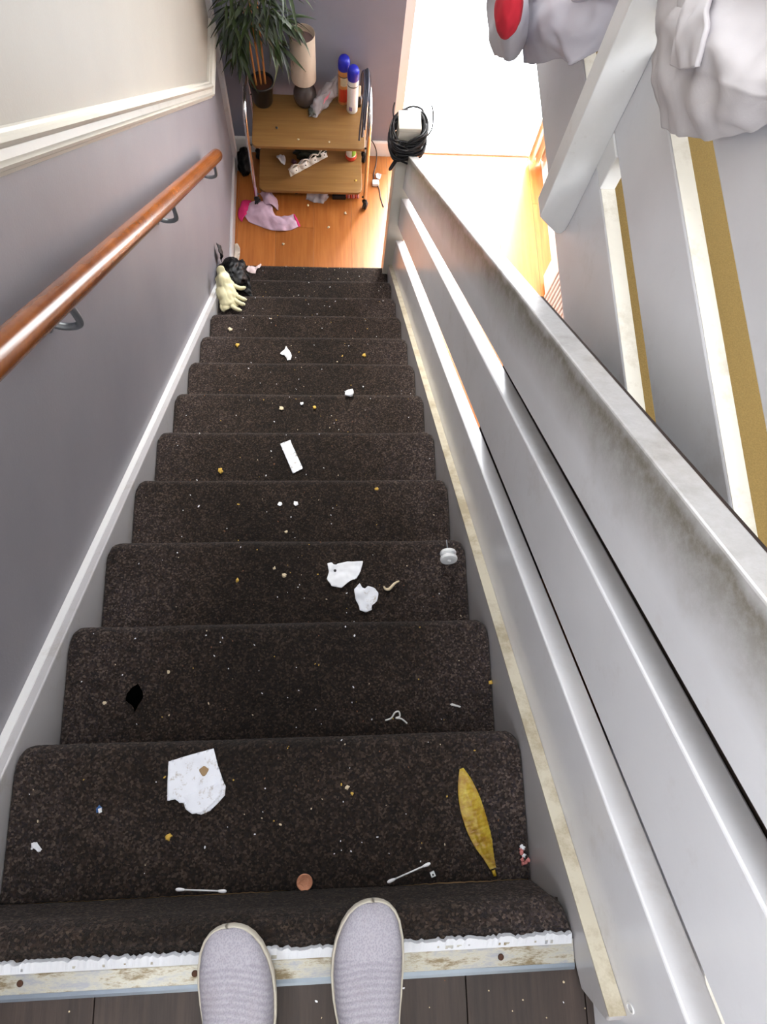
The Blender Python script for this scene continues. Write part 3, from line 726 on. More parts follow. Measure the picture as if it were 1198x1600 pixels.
bit('scrap', (-.064, 1.236, on(6)), .008, M_crumb, 'leftmost of three pale scraps on the sixth tread down', 'scrap', 17)
bit('scrap', (.004, 1.254, on(6)), .007, M_tissue, 'middle one of three pale scraps on the sixth tread down', 'scrap', 18)
bit('scrap', (.046, 1.240, on(6)), .008, M_crumby, 'rightmost of three pale scraps on the sixth tread down', 'scrap', 19)
bit('scrap', (-.228, .950, on(5)), .009, M_crumby, 'dull brown scrap on the left of the fifth tread down', 'scrap', 20)
bit('crumb', (-.020, .714, on(4)), .005, M_crumb, 'cream crumb at the back of the fourth tread down', 'crumb', 21)
bit('scrap', (.240, 1.64, on(8)), .009, M_crumby, 'brown scrap right of the pointed white tissue', 'scrap', 22)
bit('crumb', (-.330, 1.86, on(9)), .010, M_crumb, 'pale crumb at the left end of the tread beneath the glove', 'crumb', 23)
bit('crumb', (.120, .135, on(1)), .004, M_crumb, 'pale crumb between the big tissue and the yellow leaf', 'crumb', 24)
bit('crumb', (.128, .125, on(1)), .003, M_crumby, 'tiny yellow crumb between the big tissue and the yellow leaf', 'crumb', 25)
# uncountable dust and crumbs
bm = bmesh.new(); rq = random.Random(11)
for i in range(520):
    k = 1 + int(12 * rq.random() ** 1.15) if rq.random() > .02 else 0
    xx = rq.uniform(-.40, .40) if rq.random() < .5 else max(-.4, min(.4, rq.gauss(.03, .16)))
    yy = rq.uniform((k - 1) * G_ + .01, k * G_ - .006) if k else rq.uniform(-.14, -.09)
    zz = on(k) + .002 if k else .001
    s_ = rq.uniform(.0006, .0014) * (1 + k * .04) * (1.6 if rq.random() > .93 else 1)
    mt = Matrix.Translation((xx, yy, zz)) @ Matrix.Rotation(rq.random() * 3, 4, 'Z') @ Matrix.Diagonal((s_ * rq.uniform(.8, 2.2), s_, s_ * .7, 1))
    ret = bmesh.ops.create_icosphere(bm, subdivisions=1, radius=1, matrix=mt)
    mi_ = rq.choice((0, 0, 1, 2, 3))
    for q in {ff for vv in ret['verts'] for ff in vv.link_faces}: q.material_index = mi_
o = frombm('crumbs', bm, [M_tissue, M_crumb, M_crumby, simple('brown_crumb', (120, 80, 56), .9)]); tag(o, 'scattered pale and brown crumbs all over the stair carpet', 'crumbs', kind='stuff')
# grit on the landing laminate
bm = bmesh.new()
for (xx, yy, s_) in ((.300, -.105, .0018), (.345, -.118, .0022), (.402, -.100, .0030), (.428, -.132, .0020), (.437, -.120, .0035), (.330, -.130, .0016), (.455, -.14, .0022), (-.24, -.10, .0022), (-.237, -.118, .0020), (.40, -.075, .0022), (.22, -.12, .0015), (.375, -.14, .0018)):
    bmesh.ops.create_icosphere(bm, subdivisions=1, radius=s_ * .55, matrix=Matrix.Translation((xx, yy, s_ * .4)))
o = frombm('grit', bm, M_crumb); tag(o, 'pale grit on the dark laminate by the end of the string board', 'crumbs', kind='stuff')

# ------------------------------------------------------------------ gloves, black bag and scraps near the foot of the stairs
gl = thing('glove', (-.365, 2.13, on(10)), 'cream rubber glove lying on a tread by the left wall', 'glove')
zt = on(10) + .006
rows = [[(-.425, 2.205, zt + .02), (-.40, 2.235, zt + .10), (-.37, 2.225, zt + .055), (-.345, 2.20, zt + .015)],
        [(-.415, 2.15, zt + .03), (-.395, 2.165, zt + .075), (-.365, 2.165, zt + .05), (-.335, 2.16, zt + .01)],
        [(-.405, 2.10, zt + .02), (-.385, 2.10, zt + .04), (-.360, 2.11, zt + .03), (-.325, 2.12, zt + .008)],
        [(-.400, 2.065, zt), (-.385, 2.06, zt + .012), (-.36, 2.075, zt + .01), (-.325, 2.09, zt)]]
grid_surface('palm', rows, 8, 8, M_glove, gl, .010, .012, 32, 5)
for (a, b, c_) in (((-.345, 2.19), (-.315, 2.178), (-.292, 2.186)), ((-.34, 2.14), (-.31, 2.125), (-.285, 2.118)), ((-.345, 2.12), (-.315, 2.098), (-.292, 2.094)), ((-.36, 2.09), (-.335, 2.070), (-.308, 2.062)), ((-.395, 2.10), (-.398, 2.075), (-.386, 2.056))):
    tube('finger', smooth_path([(*a, zt + .014), (*b, zt + .014), (*c_, zt + .009)], 5), .011, M_glove, gl, 10, taper=lambda q: 1.0 - .25 * q if q < .9 else .5)
adopt(gl)
bgo = thing('black_bag', (-.38, 2.42, on(11)), 'crumpled black plastic bag on the lower treads by the left wall', 'bag')
bm = bmesh.new(); bmesh.ops.create_icosphere(bm, subdivisions=5, radius=1)
for q in bm.verts:
    p = q.co.copy(); d = 1 + .30 * noise.noise(p * 1.6 + Vector((4, 1, 2))) + .12 * (1 - abs(noise.noise(p * 4.5)) * 2)
    q.co = Vector((-.372 + p.x * .062 * d + .02 * (-p.z), 2.36 + p.y * .115 * d, -2.035 + p.z * .075 * d - p.y * .07))
    q.co.x = max(q.co.x, -.444)
frombm('bag_body', bm, M_blackbag, bgo, True)
grid_surface('torn_flap', [[(-.35, 2.40, -2.03), (-.31, 2.37, -2.04), (-.295, 2.35, -2.065)], [(-.35, 2.33, -2.03), (-.31, 2.31, -2.055), (-.287, 2.29, -2.075)], [(-.34, 2.28, -2.05), (-.31, 2.27, -2.07), (-.283, 2.258, -2.083)]], 6, 6, M_blackbag, bgo, .002, .012, 30, 3)
grid_surface('torn_flap', [[(-.44, 2.46, -2.02), (-.425, 2.45, -1.95), (-.437, 2.44, -1.90)], [(-.43, 2.40, -2.0), (-.42, 2.40, -1.94), (-.43, 2.40, -1.92)]], 6, 6, M_blackbag, bgo, .002, .01, 30, 6)
adopt(bgo)
pk = scrap('pink_scrap', [(-.345, 2.553), (-.330, 2.575), (-.305, 2.572), (-.290, 2.566), (-.276, 2.580), (-.266, 2.592), (-.262, 2.582), (-.274, 2.560), (-.290, 2.553), (-.293, 2.530), (-.305, 2.528), (-.330, 2.535)], 12, simple('pale_pink_paper', (226, 204, 204), .8), 'pale pink torn scrap on the bottom tread beside the black bag', 'scrap', res=.006, wr=.012, wscale=30)
# wallpaper peeling at the wall foot
pe = scrap('peeling_paper', [(-.436, 2.83), (-.420, 2.84), (-.402, 2.80), (-.404, 2.75), (-.415, 2.70), (-.425, 2.66), (-.436, 2.64)], 0, simple('cream_paper', (214, 200, 184), .8), 'torn cream paper hanging off the skirting at the foot of the stairs', 'paper', res=.01, wr=.02, wscale=20, z=FZ + .02)
for (nm, xx, yy, r__, mm, lb_) in (('crumb', .20, 3.08, .010, M_crumb, 'cream crumb on the orange floor below the red and black box'), ('crumb', -.02, 3.13, .008, M_crumb, 'pale crumb on the orange floor left of the crumpled wrapper'), ('crumb', .10, 2.98, .008, M_crumb, 'pale crumb in the middle of the orange floor'), ('crumb', -.16, 2.86, .009, M_crumb, 'pale crumb on the orange floor nearest the bottom step')):
    bit(nm, (xx, yy, FZ), r__, mm, lb_, 'crumb', int(xx * 100))

# pink garment on the lower floor
gz = FZ + .004
pg = thing('pink_garment', (-.25, 3.05, FZ), 'pale pink cloth with hot pink edging crumpled on the orange floor', 'cloth')
rows = [[(-.375, 3.115, gz), (-.395, 3.06, gz + .010), (-.36, 3.00, gz)],
        [(-.325, 3.135, gz + .01), (-.325, 3.06, gz + .03), (-.30, 2.975, gz)],
        [(-.245, 3.13, gz + .02), (-.26, 3.05, gz + .035), (-.235, 2.95, gz)],
        [(-.215, 3.055, gz + .01), (-.205, 3.01, gz + .03), (-.17, 2.945, gz)],
        [(-.145, 3.045, gz), (-.135, 3.00, gz + .02), (-.115, 2.955, gz)],
        [(-.105, 3.065, gz), (-.095, 3.02, gz + .012), (-.075, 2.975, gz)]]
grid_surface('cloth_body', rows, 7, 7, M_pinkcloth, pg, .003, .012, 22, 1)
rows = [[(-.30, 3.20, gz), (-.27, 3.215, gz + .02), (-.235, 3.20, gz)], [(-.285, 3.16, gz + .01), (-.25, 3.17, gz + .045), (-.20, 3.15, gz)], [(-.285, 3.10, gz + .01), (-.235, 3.10, gz + .04), (-.195, 3.085, gz)]]
grid_surface('cloth_sleeve', rows, 7, 7, M_pinkcloth, pg, .003, .010, 25, 9)
grid_surface('pink_edging', [[(-.42, 3.09, gz), (-.395, 3.14, gz + .01), (-.35, 3.15, gz)], [(-.425, 3.04, gz), (-.39, 3.07, gz + .02), (-.36, 3.09, gz + .01)], [(-.40, 3.00, gz), (-.385, 3.03, gz + .012), (-.37, 3.05, gz + .01)]], 5, 5, M_hotpink, pg, .003, .006, 30, 2)
grid_surface('pink_edging', [[(-.105, 3.066, gz), (-.093, 3.022, gz + .015), (-.073, 2.975, gz)], [(-.096, 3.060, gz), (-.080, 3.020, gz + .01), (-.062, 2.982, gz)]], 5, 5, M_hotpink, pg, .003, .003, 30, 4)
adopt(pg)

# ------------------------------------------------------------------ serving trolley
ZU, ZL = -2.010, -2.378
tr = thing('serving_trolley', (0, 3.3, FZ), 'two-tier beech and chrome serving trolley standing against the far wall', 'trolley')
def rrect(x0, x1, y0, y1, r):
    P = []
    for cx, cy, a0 in ((x1 - r, y1 - r, 0), (x0 + r, y1 - r, 90), (x0 + r, y0 + r, 180), (x1 - r, y0 + r, 270)):
        for q in range(5): a = math.radians(a0 + q * 22.5); P.append((cx + r * math.cos(a), cy + r * math.sin(a)))
    return P
prism('shelf', rrect(-.298, .298, 3.117, 3.460, .025), ZU - .018, ZU, M_beech, tr, .003, axis='Z')
prism('shelf', rrect(-.298, .298, 3.150, 3.460, .035), ZL - .018, ZL, M_beech, tr, .003, axis='Z')
for sx in (-.314, .314):
    fr = tube('side_frame', smooth_path([(sx, 3.130, FZ + .055), (sx, 3.125, -2.05), (sx, 3.122, -1.90), (sx, 3.135, -1.835), (sx, 3.175, -1.80), (sx, 3.26, -1.79), (sx, 3.36, -1.80), (sx, 3.43, -1.825), (sx, 3.465, -1.87), (sx, 3.47, -2.0), (sx, 3.465, FZ + .055)], 8), .0105, M_chrome, tr, 14)
    for y_ in (3.130, 3.465):
        cs = lathe('caster', [(.0, -.011), (.019, -.011), (.023, -.008), (.023, -.002), (.019, 0), (.019, .002), (.023, .004), (.023, .009), (.019, .011), (.0, .011)], (sx + .004, y_ - .008, FZ + .023), M_black, tr, 20, Matrix.Rotation(PI / 2, 3, 'Y') @ Matrix.Rotation(.4, 3, 'X'))
        lathe('caster_housing', [(.0, 0), (.013, 0), (.016, .012), (.012, .02), (.008, .022)], (sx, y_, FZ + .038), M_black, cs, 14)
    for z_ in (ZU - .009, ZL - .009):
        for y_ in (3.128, 3.463): tube('shelf_bolt', [(sx * .945, y_ + .004 if y_ < 3.3 else y_ - .004, z_), (sx, y_, z_)], .005, M_black, tr, 8)
adopt(tr)

# ------------------------------------------------------------------ potted bamboo palm
pp = thing('potted_plant', (-.243, 3.405, ZU), 'bamboo-like plant in a black pot on the left of the trolley', 'plant')
lathe('pot', [(.0, 0), (.046, 0), (.050, .008), (.060, .105), (.065, .120), (.065, .131), (.060, .132), (.058, .115), (.0, .114)], (-.243, 3.405, ZU), M_pot, pp, 30, cap=False)
bm = bmesh.new(); bmesh.ops.create_circle(bm, cap_ends=True, segments=28, radius=.057); bmesh.ops.subdivide_edges(bm, edges=bm.edges, cuts=3, use_grid_fill=True)
for q in bm.verts: q.co = Vector((q.co.x - .243, q.co.y + 3.405, ZU + .118 + .006 * noise.noise(q.co * 90)))
frombm('soil', bm, M_soil, pp, True)
rq = random.Random(5); tops = []
for (x0, y0, x1, y1, top) in ((-.268, 3.39, -.292, 3.33, -1.12), (-.243, 3.395, -.262, 3.36, -1.02), (-.222, 3.40, -.218, 3.35, -1.15)):
    P = smooth_path([(x0, y0, ZU + .115), ((x0 * 2 + x1) / 3, (y0 * 2 + y1) / 3, -1.62), ((x0 + 2 * x1) / 3, (y0 + 2 * y1) / 3, -1.36), (x1, y1, top)], 10)
    c_ = tube('cane', P, .0052, M_cane, pp, 9); tops.append(P)
    for q in range(4, len(P) - 1, 5): tube('cane_node', [P[q] - Vector((0, 0, .002)), P[q] + Vector((0, 0, .002))], .0066, M_cane, c_, 9)
def leaf_mesh(L_, w_, droop):
    v, f = [], []
    for i in range(8):
        q = i / 7; wd = w_ * math.sin(PI * min(1, q * .92 + .05)) ** .8 * (1 if q < .5 else (1 - (q - .5) * 1.2)); x_ = q * L_; z_ = -droop * q * q * L_
        v += [(x_, -wd, z_ + wd * .35), (x_, 0, z_), (x_, wd, z_ + wd * .35)]
    for i in range(7):
        for j in (0, 1): f.append((i * 3 + j, (i + 1) * 3 + j, (i + 1) * 3 + j + 1, i * 3 + j + 1))
    me = bpy.data.meshes.new('leaf'); me.from_pydata(v, [], f); me.update()
    for p in me.polygons: p.use_smooth = True
    return me
LM = []
for i in range(6):
    me = leaf_mesh(.11 + .02 * (i % 3), .0075 + .001 * (i % 2), .25 + .2 * (i % 3)); me.materials.append(M_leaf if i % 2 else M_leafd); LM.append(me)
nl = 0
def frond(base, dirv, Lf, n, k):
    # a thin twig carrying long pointed leaves in pairs
    global nl
    d = Vector(dirv).normalized(); P = [Vector(base)]
    for i in range(6): P.append(P[-1] + d * Lf / 6); d = (d + Vector((0, 0, -.13))).normalized()
    tw = tube('twig', P, .0018, M_leaf, pp, 6)
    for i in range(n):
        q = (i + 1.2) / (n + .2); pos = P[min(5, int(q * 6))].lerp(P[min(6, int(q * 6) + 1)], q * 6 - int(q * 6)) if q < 1 else P[-1]
        dd = (P[-1] - P[0]).normalized(); side = dd.cross(Vector((0, 0, 1))).normalized() * (1 if i % 2 else -1)
        ld = (dd * rq.uniform(.7, 1.2) + side * rq.uniform(.35, .9) + Vector((0, 0, rq.uniform(-.5, .25)))).normalized()
        o = bpy.data.objects.new('leaf', rq.choice(LM)); COL.objects.link(o); o.parent = tw
        x_ = ld; y_ = Vector((0, 0, 1)).cross(x_).normalized(); z_ = x_.cross(y_)
        Mx = Matrix((x_, y_, z_)).transposed() @ Matrix.Rotation(rq.uniform(-.7, .7), 3, 'X'); s_ = rq.uniform(.75, 1.2)
        o.matrix_basis = Matrix.Translation(pos) @ Mx.to_4x4() @ Matrix.Scale(s_, 4); nl += 1
        tip = pos + ld * .13 * s_
        if tip.y > 3.50 or tip.x < -.445: bpy.data.objects.remove(o); nl -= 1
FR = [(0, -1.55, (.9, -.25, .05), .12), (2, -1.52, (1, -.1, .25), .16), (2, -1.45, (.9, -.4, .3), .16), (2, -1.60, (1, -.2, -.15), .10), (2, -1.35, (.9, .1, .5), .17), (2, -1.40, (.5, -.8, .2), .15),
      (0, -1.55, (-.7, -.7, -.1), .10), (0, -1.48, (-.6, -.6, .1), .12), (0, -1.40, (-.5, -.7, .3), .13), (0, -1.62, (-.6, -.5, -.3), .08), (1, -1.45, (-.3, -.9, .2), .13), (1, -1.38, (.1, -1, .2), .14), (1, -1.32, (.6, -.7, .4), .15),
      (0, -1.33, (-.4, -.9, .3), .15), (2, -1.28, (.8, -.5, .5), .16), (1, -1.25, (-.6, -.3, .6), .12), (1, -1.2, (.3, -.8, .6), .14), (0, -1.22, (-.5, -.6, .7), .12), (2, -1.22, (.9, -.1, .6), .15), (1, -1.12, (.1, -.4, 1), .12), (0, -1.5, (-.8, -.2, .2), .08), (2, -1.5, (.6, -.6, -.2), .12), (0, -1.56, (-.5, -.8, -.3), .12), (0, -1.60, (-.7, -.4, -.2), .10), (1, -1.5, (-.4, -.9, -.1), .13), (2, -1.56, (1, -.4, -.35), .12), (2, -1.48, (1, -.15, 0), .17), (1, -1.42, (.3, -.9, 0), .14), (0, -1.44, (-.6, -.7, .1), .12), (2, -1.38, (.7, -.7, .1), .16)]
for (ci, zz, dv, Lf) in FR:
    P = tops[ci]; b = min(P, key=lambda p: abs(p.z - zz)); frond(b, dv, Lf, 8, ci)
adopt(pp)

# ------------------------------------------------------------------ lamp
lp = thing('table_lamp', (-.02, 3.40, ZU), 'small table lamp with a cream drum shade standing on the trolley', 'lamp')
lathe('lamp_base', [(.0, 0), (.040, 0), (.055, .012), (.062, .04), (.060, .07), (.048, .098), (.030, .115), (.014, .124), (.0, .125)], (-.02, 3.415, ZU), M_lampbase, lp, 30, cap=False)
tube('stem', [(-.02, 3.415, ZU + .12), (-.02, 3.415, ZU + .20)], .006, M_brownmetal, lp, 10)
sh = lathe('lamp_shade', [(.064, 0), (.063, .252), (.061, .252), (.062, 0), (.064, 0)], (-.022, 3.415, ZU + .148), M_shade, lp, 44, cap=False)
lathe('bulb', [(.0, 0), (.012, 0), (.013, .02), (.022, .045), (.024, .06), (.018, .078), (.0, .086)], (-.02, 3.415, ZU + .19), M_whiteplastic, lp, 20, cap=False)
lathe('shade_diffuser', [(.0, 0), (.057, 0), (.057, .003), (.0, .003)], (-.022, 3.415, ZU + .36), simple('mauve_grey_lining', (150, 128, 128), .9), lp, 40, cap=False)
adopt(lp)

# aerosol cans
def can(loc, h, body, label, band):
    c_ = thing('aerosol_can', loc, label, 'aerosol can', 'aerosol cans on the trolley')
    lathe('can_body', [(.0, 0), (.027, 0), (.0295, .004), (.0295, h - .075), (.027, h - .066), (.025, h - .062)], loc, body, c_, 28, cap=False)
    cp_ = lathe('cap', [(.0295, h - .064), (.0305, h - .060), (.0305, h - .018), (.026, h - .006), (.022, h), (.0, h)], loc, M_blue, c_, 28, cap=False)
    v, f = [], []
    for k in range(20):
        a = 2 * PI * k / 20; tube_vf([(loc[0] + .0307 * math.cos(a), loc[1] + .0307 * math.sin(a), loc[2] + h - .056), (loc[0] + .0307 * math.cos(a), loc[1] + .0307 * math.sin(a), loc[2] + h - .022)], .0008, 4, v=v, f=f)
    pyd('cap_ribs', v, f, M_blue, cp_)
    lathe('neck_band', [(.0298, h - .098), (.0300, h - .092)], loc, M_cable, c_, 28, cap=False)
    for (z0, z1, a0, a1, mm) in band:
        v, f = [], []
        for i in range(7):
            a = a0 + (a1 - a0) * i / 6
            for z_ in (z0, z1): v.append((loc[0] + .0298 * math.cos(a), loc[1] + .0298 * math.sin(a), loc[2] + z_))
        for i in range(6): f.append((2 * i, 2 * i + 2, 2 * i + 3, 2 * i + 1))
        pyd('printed_label', v, f, mm, c_)
    adopt(c_)
can((.232, 3.372, ZU), .262, M_can, 'white aerosol can with a blue cap at the right of the trolley top', [(.02, .045, -2.2, -1.6, M_lilac), (.05, .16, -2.0, -1.2, M_tissue)])
can((.185, 3.428, ZU), .268, M_amber, 'amber aerosol can with a blue cap standing behind the white one', [(.02, .10, -2.4, -.6, M_redplastic), (.12, .17, -2.2, -1.0, M_crumb)])
# dark bottle behind the cans, cellophane bag
bt = thing('small_bottle', (.268, 3.405, ZU), 'small dark bottle with pale neck right of the white aerosol can', 'bottle')
lathe('bottle_body', [(.0, 0), (.014, 0), (.016, .01), (.016, .05), (.008, .065)], (.268, 3.405, ZU), M_pot, bt, 18, cap=False)
lathe('bottle_neck', [(.008, .062), (.008, .12), (.0, .124)], (.268, 3.405, ZU), M_crumb, bt, 14, cap=False); adopt(bt)
cb = thing('cellophane_bag', (.06, 3.40, ZU), 'crumpled clear cellophane bag with pink print lying beside the lamp', 'bag')
rows = [[(.0, 3.31, ZU + .005), (.02, 3.33, ZU + .03), (.0, 3.37, ZU + .03)], [(.045, 3.32, ZU + .005), (.055, 3.36, ZU + .065), (.03, 3.41, ZU + .05)], [(.09, 3.36, ZU + .01), (.10, 3.40, ZU + .09), (.07, 3.44, ZU + .07)], [(.13, 3.40, ZU + .03), (.14, 3.44, ZU + .12), (.12, 3.47, ZU + .10)], [(.16, 3.44, ZU + .06), (.17, 3.46, ZU + .15), (.15, 3.48, ZU + .13)]]
grid_surface('bag_film', rows, 8, 8, M_clearbag, cb, .001, .022, 30, 4)
grid_surface('pink_print', [[(.075, 3.352, ZU + .052), (.085, 3.362, ZU + .078)], [(.10, 3.372, ZU + .066), (.115, 3.385, ZU + .100)]], 6, 6, simple('pink_print', (214, 120, 140), .4), cb, .001, .008, 40, 3)
bm = bmesh.new(); bmesh.ops.create_icosphere(bm, subdivisions=3, radius=1)
for q in bm.verts: d = 1 + .5 * noise.noise(q.co * 2); q.co = Vector((.022 + q.co.x * .022 * d, 3.338 + q.co.y * .03 * d, ZU + .02 + q.co.z * .018 * d))
frombm('bag_contents', bm, simple('grey_green_filling', (96, 98, 92), .5), cb, True); adopt(cb)
bit('dark_speck', (-.170, 3.235, ZU), .009, M_cable, 'small dark speck on the left of the trolley top', 'scrap', 31)
bit('crumb', (-.055, 3.165, ZU), .007, M_crumb, 'pale crumb near the front edge of the trolley top, left', 'crumb', 32)
bit('crumb', (.108, 3.155, ZU), .006, M_crumb, 'pale crumb near the front edge of the trolley top, right', 'crumb', 33)
# dark straps looped over the right arch
cl = thing('looped_straps', (.30, 3.35, -1.75), 'dark grey strap and cable looped over the right arch of the trolley', 'strap')
for (dx, dz, rr__) in ((-.012, 0, .006), (-.022, -.004, .005), (-.004, .008, .005)):
    tube('strap', smooth_path([(.300 + dx, 3.45, -1.98 + dz), (.302 + dx, 3.448, -1.86), (.31 + dx, 3.42, -1.805 + dz), (.312 + dx, 3.35, -1.777 + dz), (.309 + dx, 3.26, -1.772 + dz), (.300 + dx, 3.19, -1.80), (.298 + dx * 1.3, 3.16, -1.88), (.298 + dx * 1.5, 3.15, -1.96 + dz * 6)], 7), rr__, simple('slate_strap', (70, 72, 84), .5), cl, 8)
adopt(cl)

# lower shelf items
eb = thing('pulp_tray', (-.005, 3.33, ZL), 'white scalloped pulp tray tipped on its side on the lower shelf', 'tray')
A_, B_ = Vector((-.110, 3.235, ZL)), Vector((.105, 3.385, ZL)); ax_ = (B_ - A_).normalized(); nrm = Vector((-ax_.y, ax_.x, 0))
v, f = [], []; nU, nV = 60, 9
for i in range(nU + 1):
    s_ = i / nU; wave = abs(math.sin(s_ * PI * 4)) ; h_ = .055 + .022 * wave
    for j in range(nV + 1):
        t_ = j / nV; p = A_ + (B_ - A_) * s_ + nrm * (.012 + .03 * math.sin(PI * t_) * (.4 + .6 * wave)) + Vector((0, 0, .004 + h_ * t_))
        v.append(p)
for i in range(nU):
    for j in range(nV): f.append((i * (nV + 1) + j, (i + 1) * (nV + 1) + j, (i + 1) * (nV + 1) + j + 1, i * (nV + 1) + j + 1))
o = pyd('tray_wall', v, f, M_eggbox, eb, True); sm = o.modifiers.new('t', 'SOLIDIFY'); sm.thickness = .004
for q in range(4):
    p = A_ + (B_ - A_) * ((q + .5) / 4); lathe('tray_cup', [(.0, .0), (.018, .0), (.026, .018), (.030, .034), (.027, .034), (.022, .018), (.0, .006)], (p.x + nrm.x * .012, p.y + nrm.y * .012, ZL + .012), M_eggbox, eb, 16, Matrix.Rotation(-.7, 3, ax_), cap=False)
    lathe('cup_hole', [(.004, 0), (.0035, .002)], (p.x - nrm.x * .004, p.y - nrm.y * .004, ZL + .05), M_cable, eb, 8)
adopt(eb)
cr = thing('crisp_packet', (-.02, 3.40, ZL), 'dark green crumpled packet heaped behind the white pulp tray', 'packet')
bm = bmesh.new(); bmesh.ops.create_icosphere(bm, subdivisions=4, radius=1)
for q in bm.verts: d = 1 + .45 * noise.noise(q.co * 2.1 + Vector((7, 2, 1))); q.co = Vector((-.01 + q.co.x * .085 * d, 3.395 + q.co.y * .042 * d, ZL + .035 + q.co.z * .035 * d))
frombm('packet_body', bm, simple('dark_green_foil', (44, 50, 40), .25, .3, .6, 40), cr, True); adopt(cr)
scrap('tissue_wad', [(-.20, 3.385), (-.175, 3.40), (-.155, 3.385), (-.145, 3.355), (-.150, 3.325), (-.175, 3.34), (-.195, 3.36)], 0, M_tissue, 'crumpled white and violet tissue at the left of the lower shelf', 'tissue', z=ZL, res=.006, wr=.03, wscale=28)
bit('purple_bit', (-.10, 3.35, ZL), .018, simple('dull_purple', (92, 60, 80), .5), 'dull purple scrap between the tissue wad and the green packet', 'scrap', 41)
sbt = thing('spray_bottle', (.236, 3.40, ZL), 'white bottle with green label and red base at the right of the lower shelf', 'bottle')
lathe('bottle_base', [(.0, 0), (.030, 0), (.033, .004), (.033, .022), (.029, .026)], (.236, 3.40, ZL), M_redplastic, sbt, 24, cap=False)
lathe('bottle_body', [(.029, .024), (.029, .13), (.022, .15), (.010, .16), (.0, .161)], (.236, 3.40, ZL), M_can, sbt, 24, cap=False)
v, f = [], []
for i in range(7):
    a = -1.45 + 1.3 * i / 6
    for z_ in (.035, .12): v.append((.236 + .0296 * math.cos(a), 3.40 + .0296 * math.sin(a), ZL + z_))
pyd('green_label', v, [(2 * i, 2 * i + 2, 2 * i + 3, 2 * i + 1) for i in range(6)], M_green, sbt); adopt(sbt)
bit('crumb', (.262, 3.235, ZL), .008, M_crumby, 'yellow crumb at the right front corner of the lower shelf', 'crumb', 44)
# things on the floor under and beside the trolley
rb = thing('battery_pack', (.215, 3.19, FZ), 'black and red ribbed box poking out under the trolley', 'box')
box('box_body', (.125, 3.175, FZ), (.205, 3.225, FZ + .03), M_cable, rb, .004)
for i in range(6): tube('red_rib', [(.208 + i * .014, 3.18, FZ + .012), (.208 + i * .014, 3.235, FZ + .022)], .0062, M_redplastic if i % 2 == 0 else M_redcrumb, rb, 8)
adopt(rb)
wr_ = thing('crumpled_wrapper', (.03, 3.20, FZ), 'crumpled clear wrapper with brown print on the floor under the trolley', 'wrapper')
grid_surface('wrapper_film', [[(-.03, 3.23, FZ + .004), (-.02, 3.20, FZ + .05), (-.03, 3.17, FZ + .004)], [(.02, 3.23, FZ + .02), (.03, 3.19, FZ + .055), (.02, 3.15, FZ + .004)], [(.07, 3.22, FZ + .01), (.08, 3.18, FZ + .045), (.06, 3.145, FZ + .004)], [(.10, 3.20, FZ + .004), (.105, 3.18, FZ + .02), (.09, 3.16, FZ + .004)]], 8, 8, M_clearbag, wr_, .001, .018, 35, 8)
grid_surface('brown_print', [[(.075, 3.205, FZ + .035), (.10, 3.20, FZ + .02)], [(.075, 3.18, FZ + .05), (.105, 3.175, FZ + .02)]], 5, 5, simple('brown_print', (90, 44, 26), .4), wr_, .001, .008, 40, 2); adopt(wr_)
bit('dark_scrap', (-.085, 3.215, FZ), .016, M_cable, 'dark scrap on the floor under the middle of the trolley', 'scrap', 45)
bb_ = thing('bin_bag', (-.385, 3.36, FZ), 'small glossy black bag on the floor between trolley and left wall', 'bag')
bm = bmesh.new(); bmesh.ops.create_icosphere(bm, subdivisions=4, radius=1)
for q in bm.verts: d = 1 + .22 * noise.noise(q.co * 2.5) + .1 * noise.noise(q.co * 7); q.co = Vector((-.385 + q.co.x * .044 * d, 3.37 + q.co.y * .085 * d, FZ + .062 + q.co.z * .062 * d))
frombm('bag_body', bm, M_blackbag, bb_, True); adopt(bb_)
ad = thing('plug_adapter', (.395, 3.30, FZ), 'white plug adapter on the floor right of the trolley', 'adapter')
box('adapter_body', (.365, 3.275, FZ), (.405, 3.31, FZ + .022), M_whiteplastic, ad, .004)
for i in range(2): box('prong', (.372 + i * .018, 3.31, FZ + .008), (.377 + i * .018, 3.325, FZ + .012), M_chrome, ad)
adopt(ad)
scrap('paper_scrap', [(.385, 3.36), (.405, 3.372), (.42, 3.35), (.412, 3.325), (.39, 3.33)], 0, M_tissue, 'white paper scrap on the floor beside the plug adapter', 'paper', z=FZ, res=.006, wr=.02, wscale=30)
cf = tube('floor_cable', smooth_path([(.335, 3.485, FZ + .15), (.365, 3.49, FZ + .12), (.392, 3.485, FZ + .05), (.392, 3.44, FZ + .004), (.375, 3.36, FZ + .004), (.380, 3.31, FZ + .004), (.405, 3.26, FZ + .004), (.412, 3.20, FZ + .004), (.428, 3.13, FZ + .004)], 8), .0032, M_cable, None, 8)
tag(cf, 'thin dark cable trailing over the floor right of the trolley', 'cable')

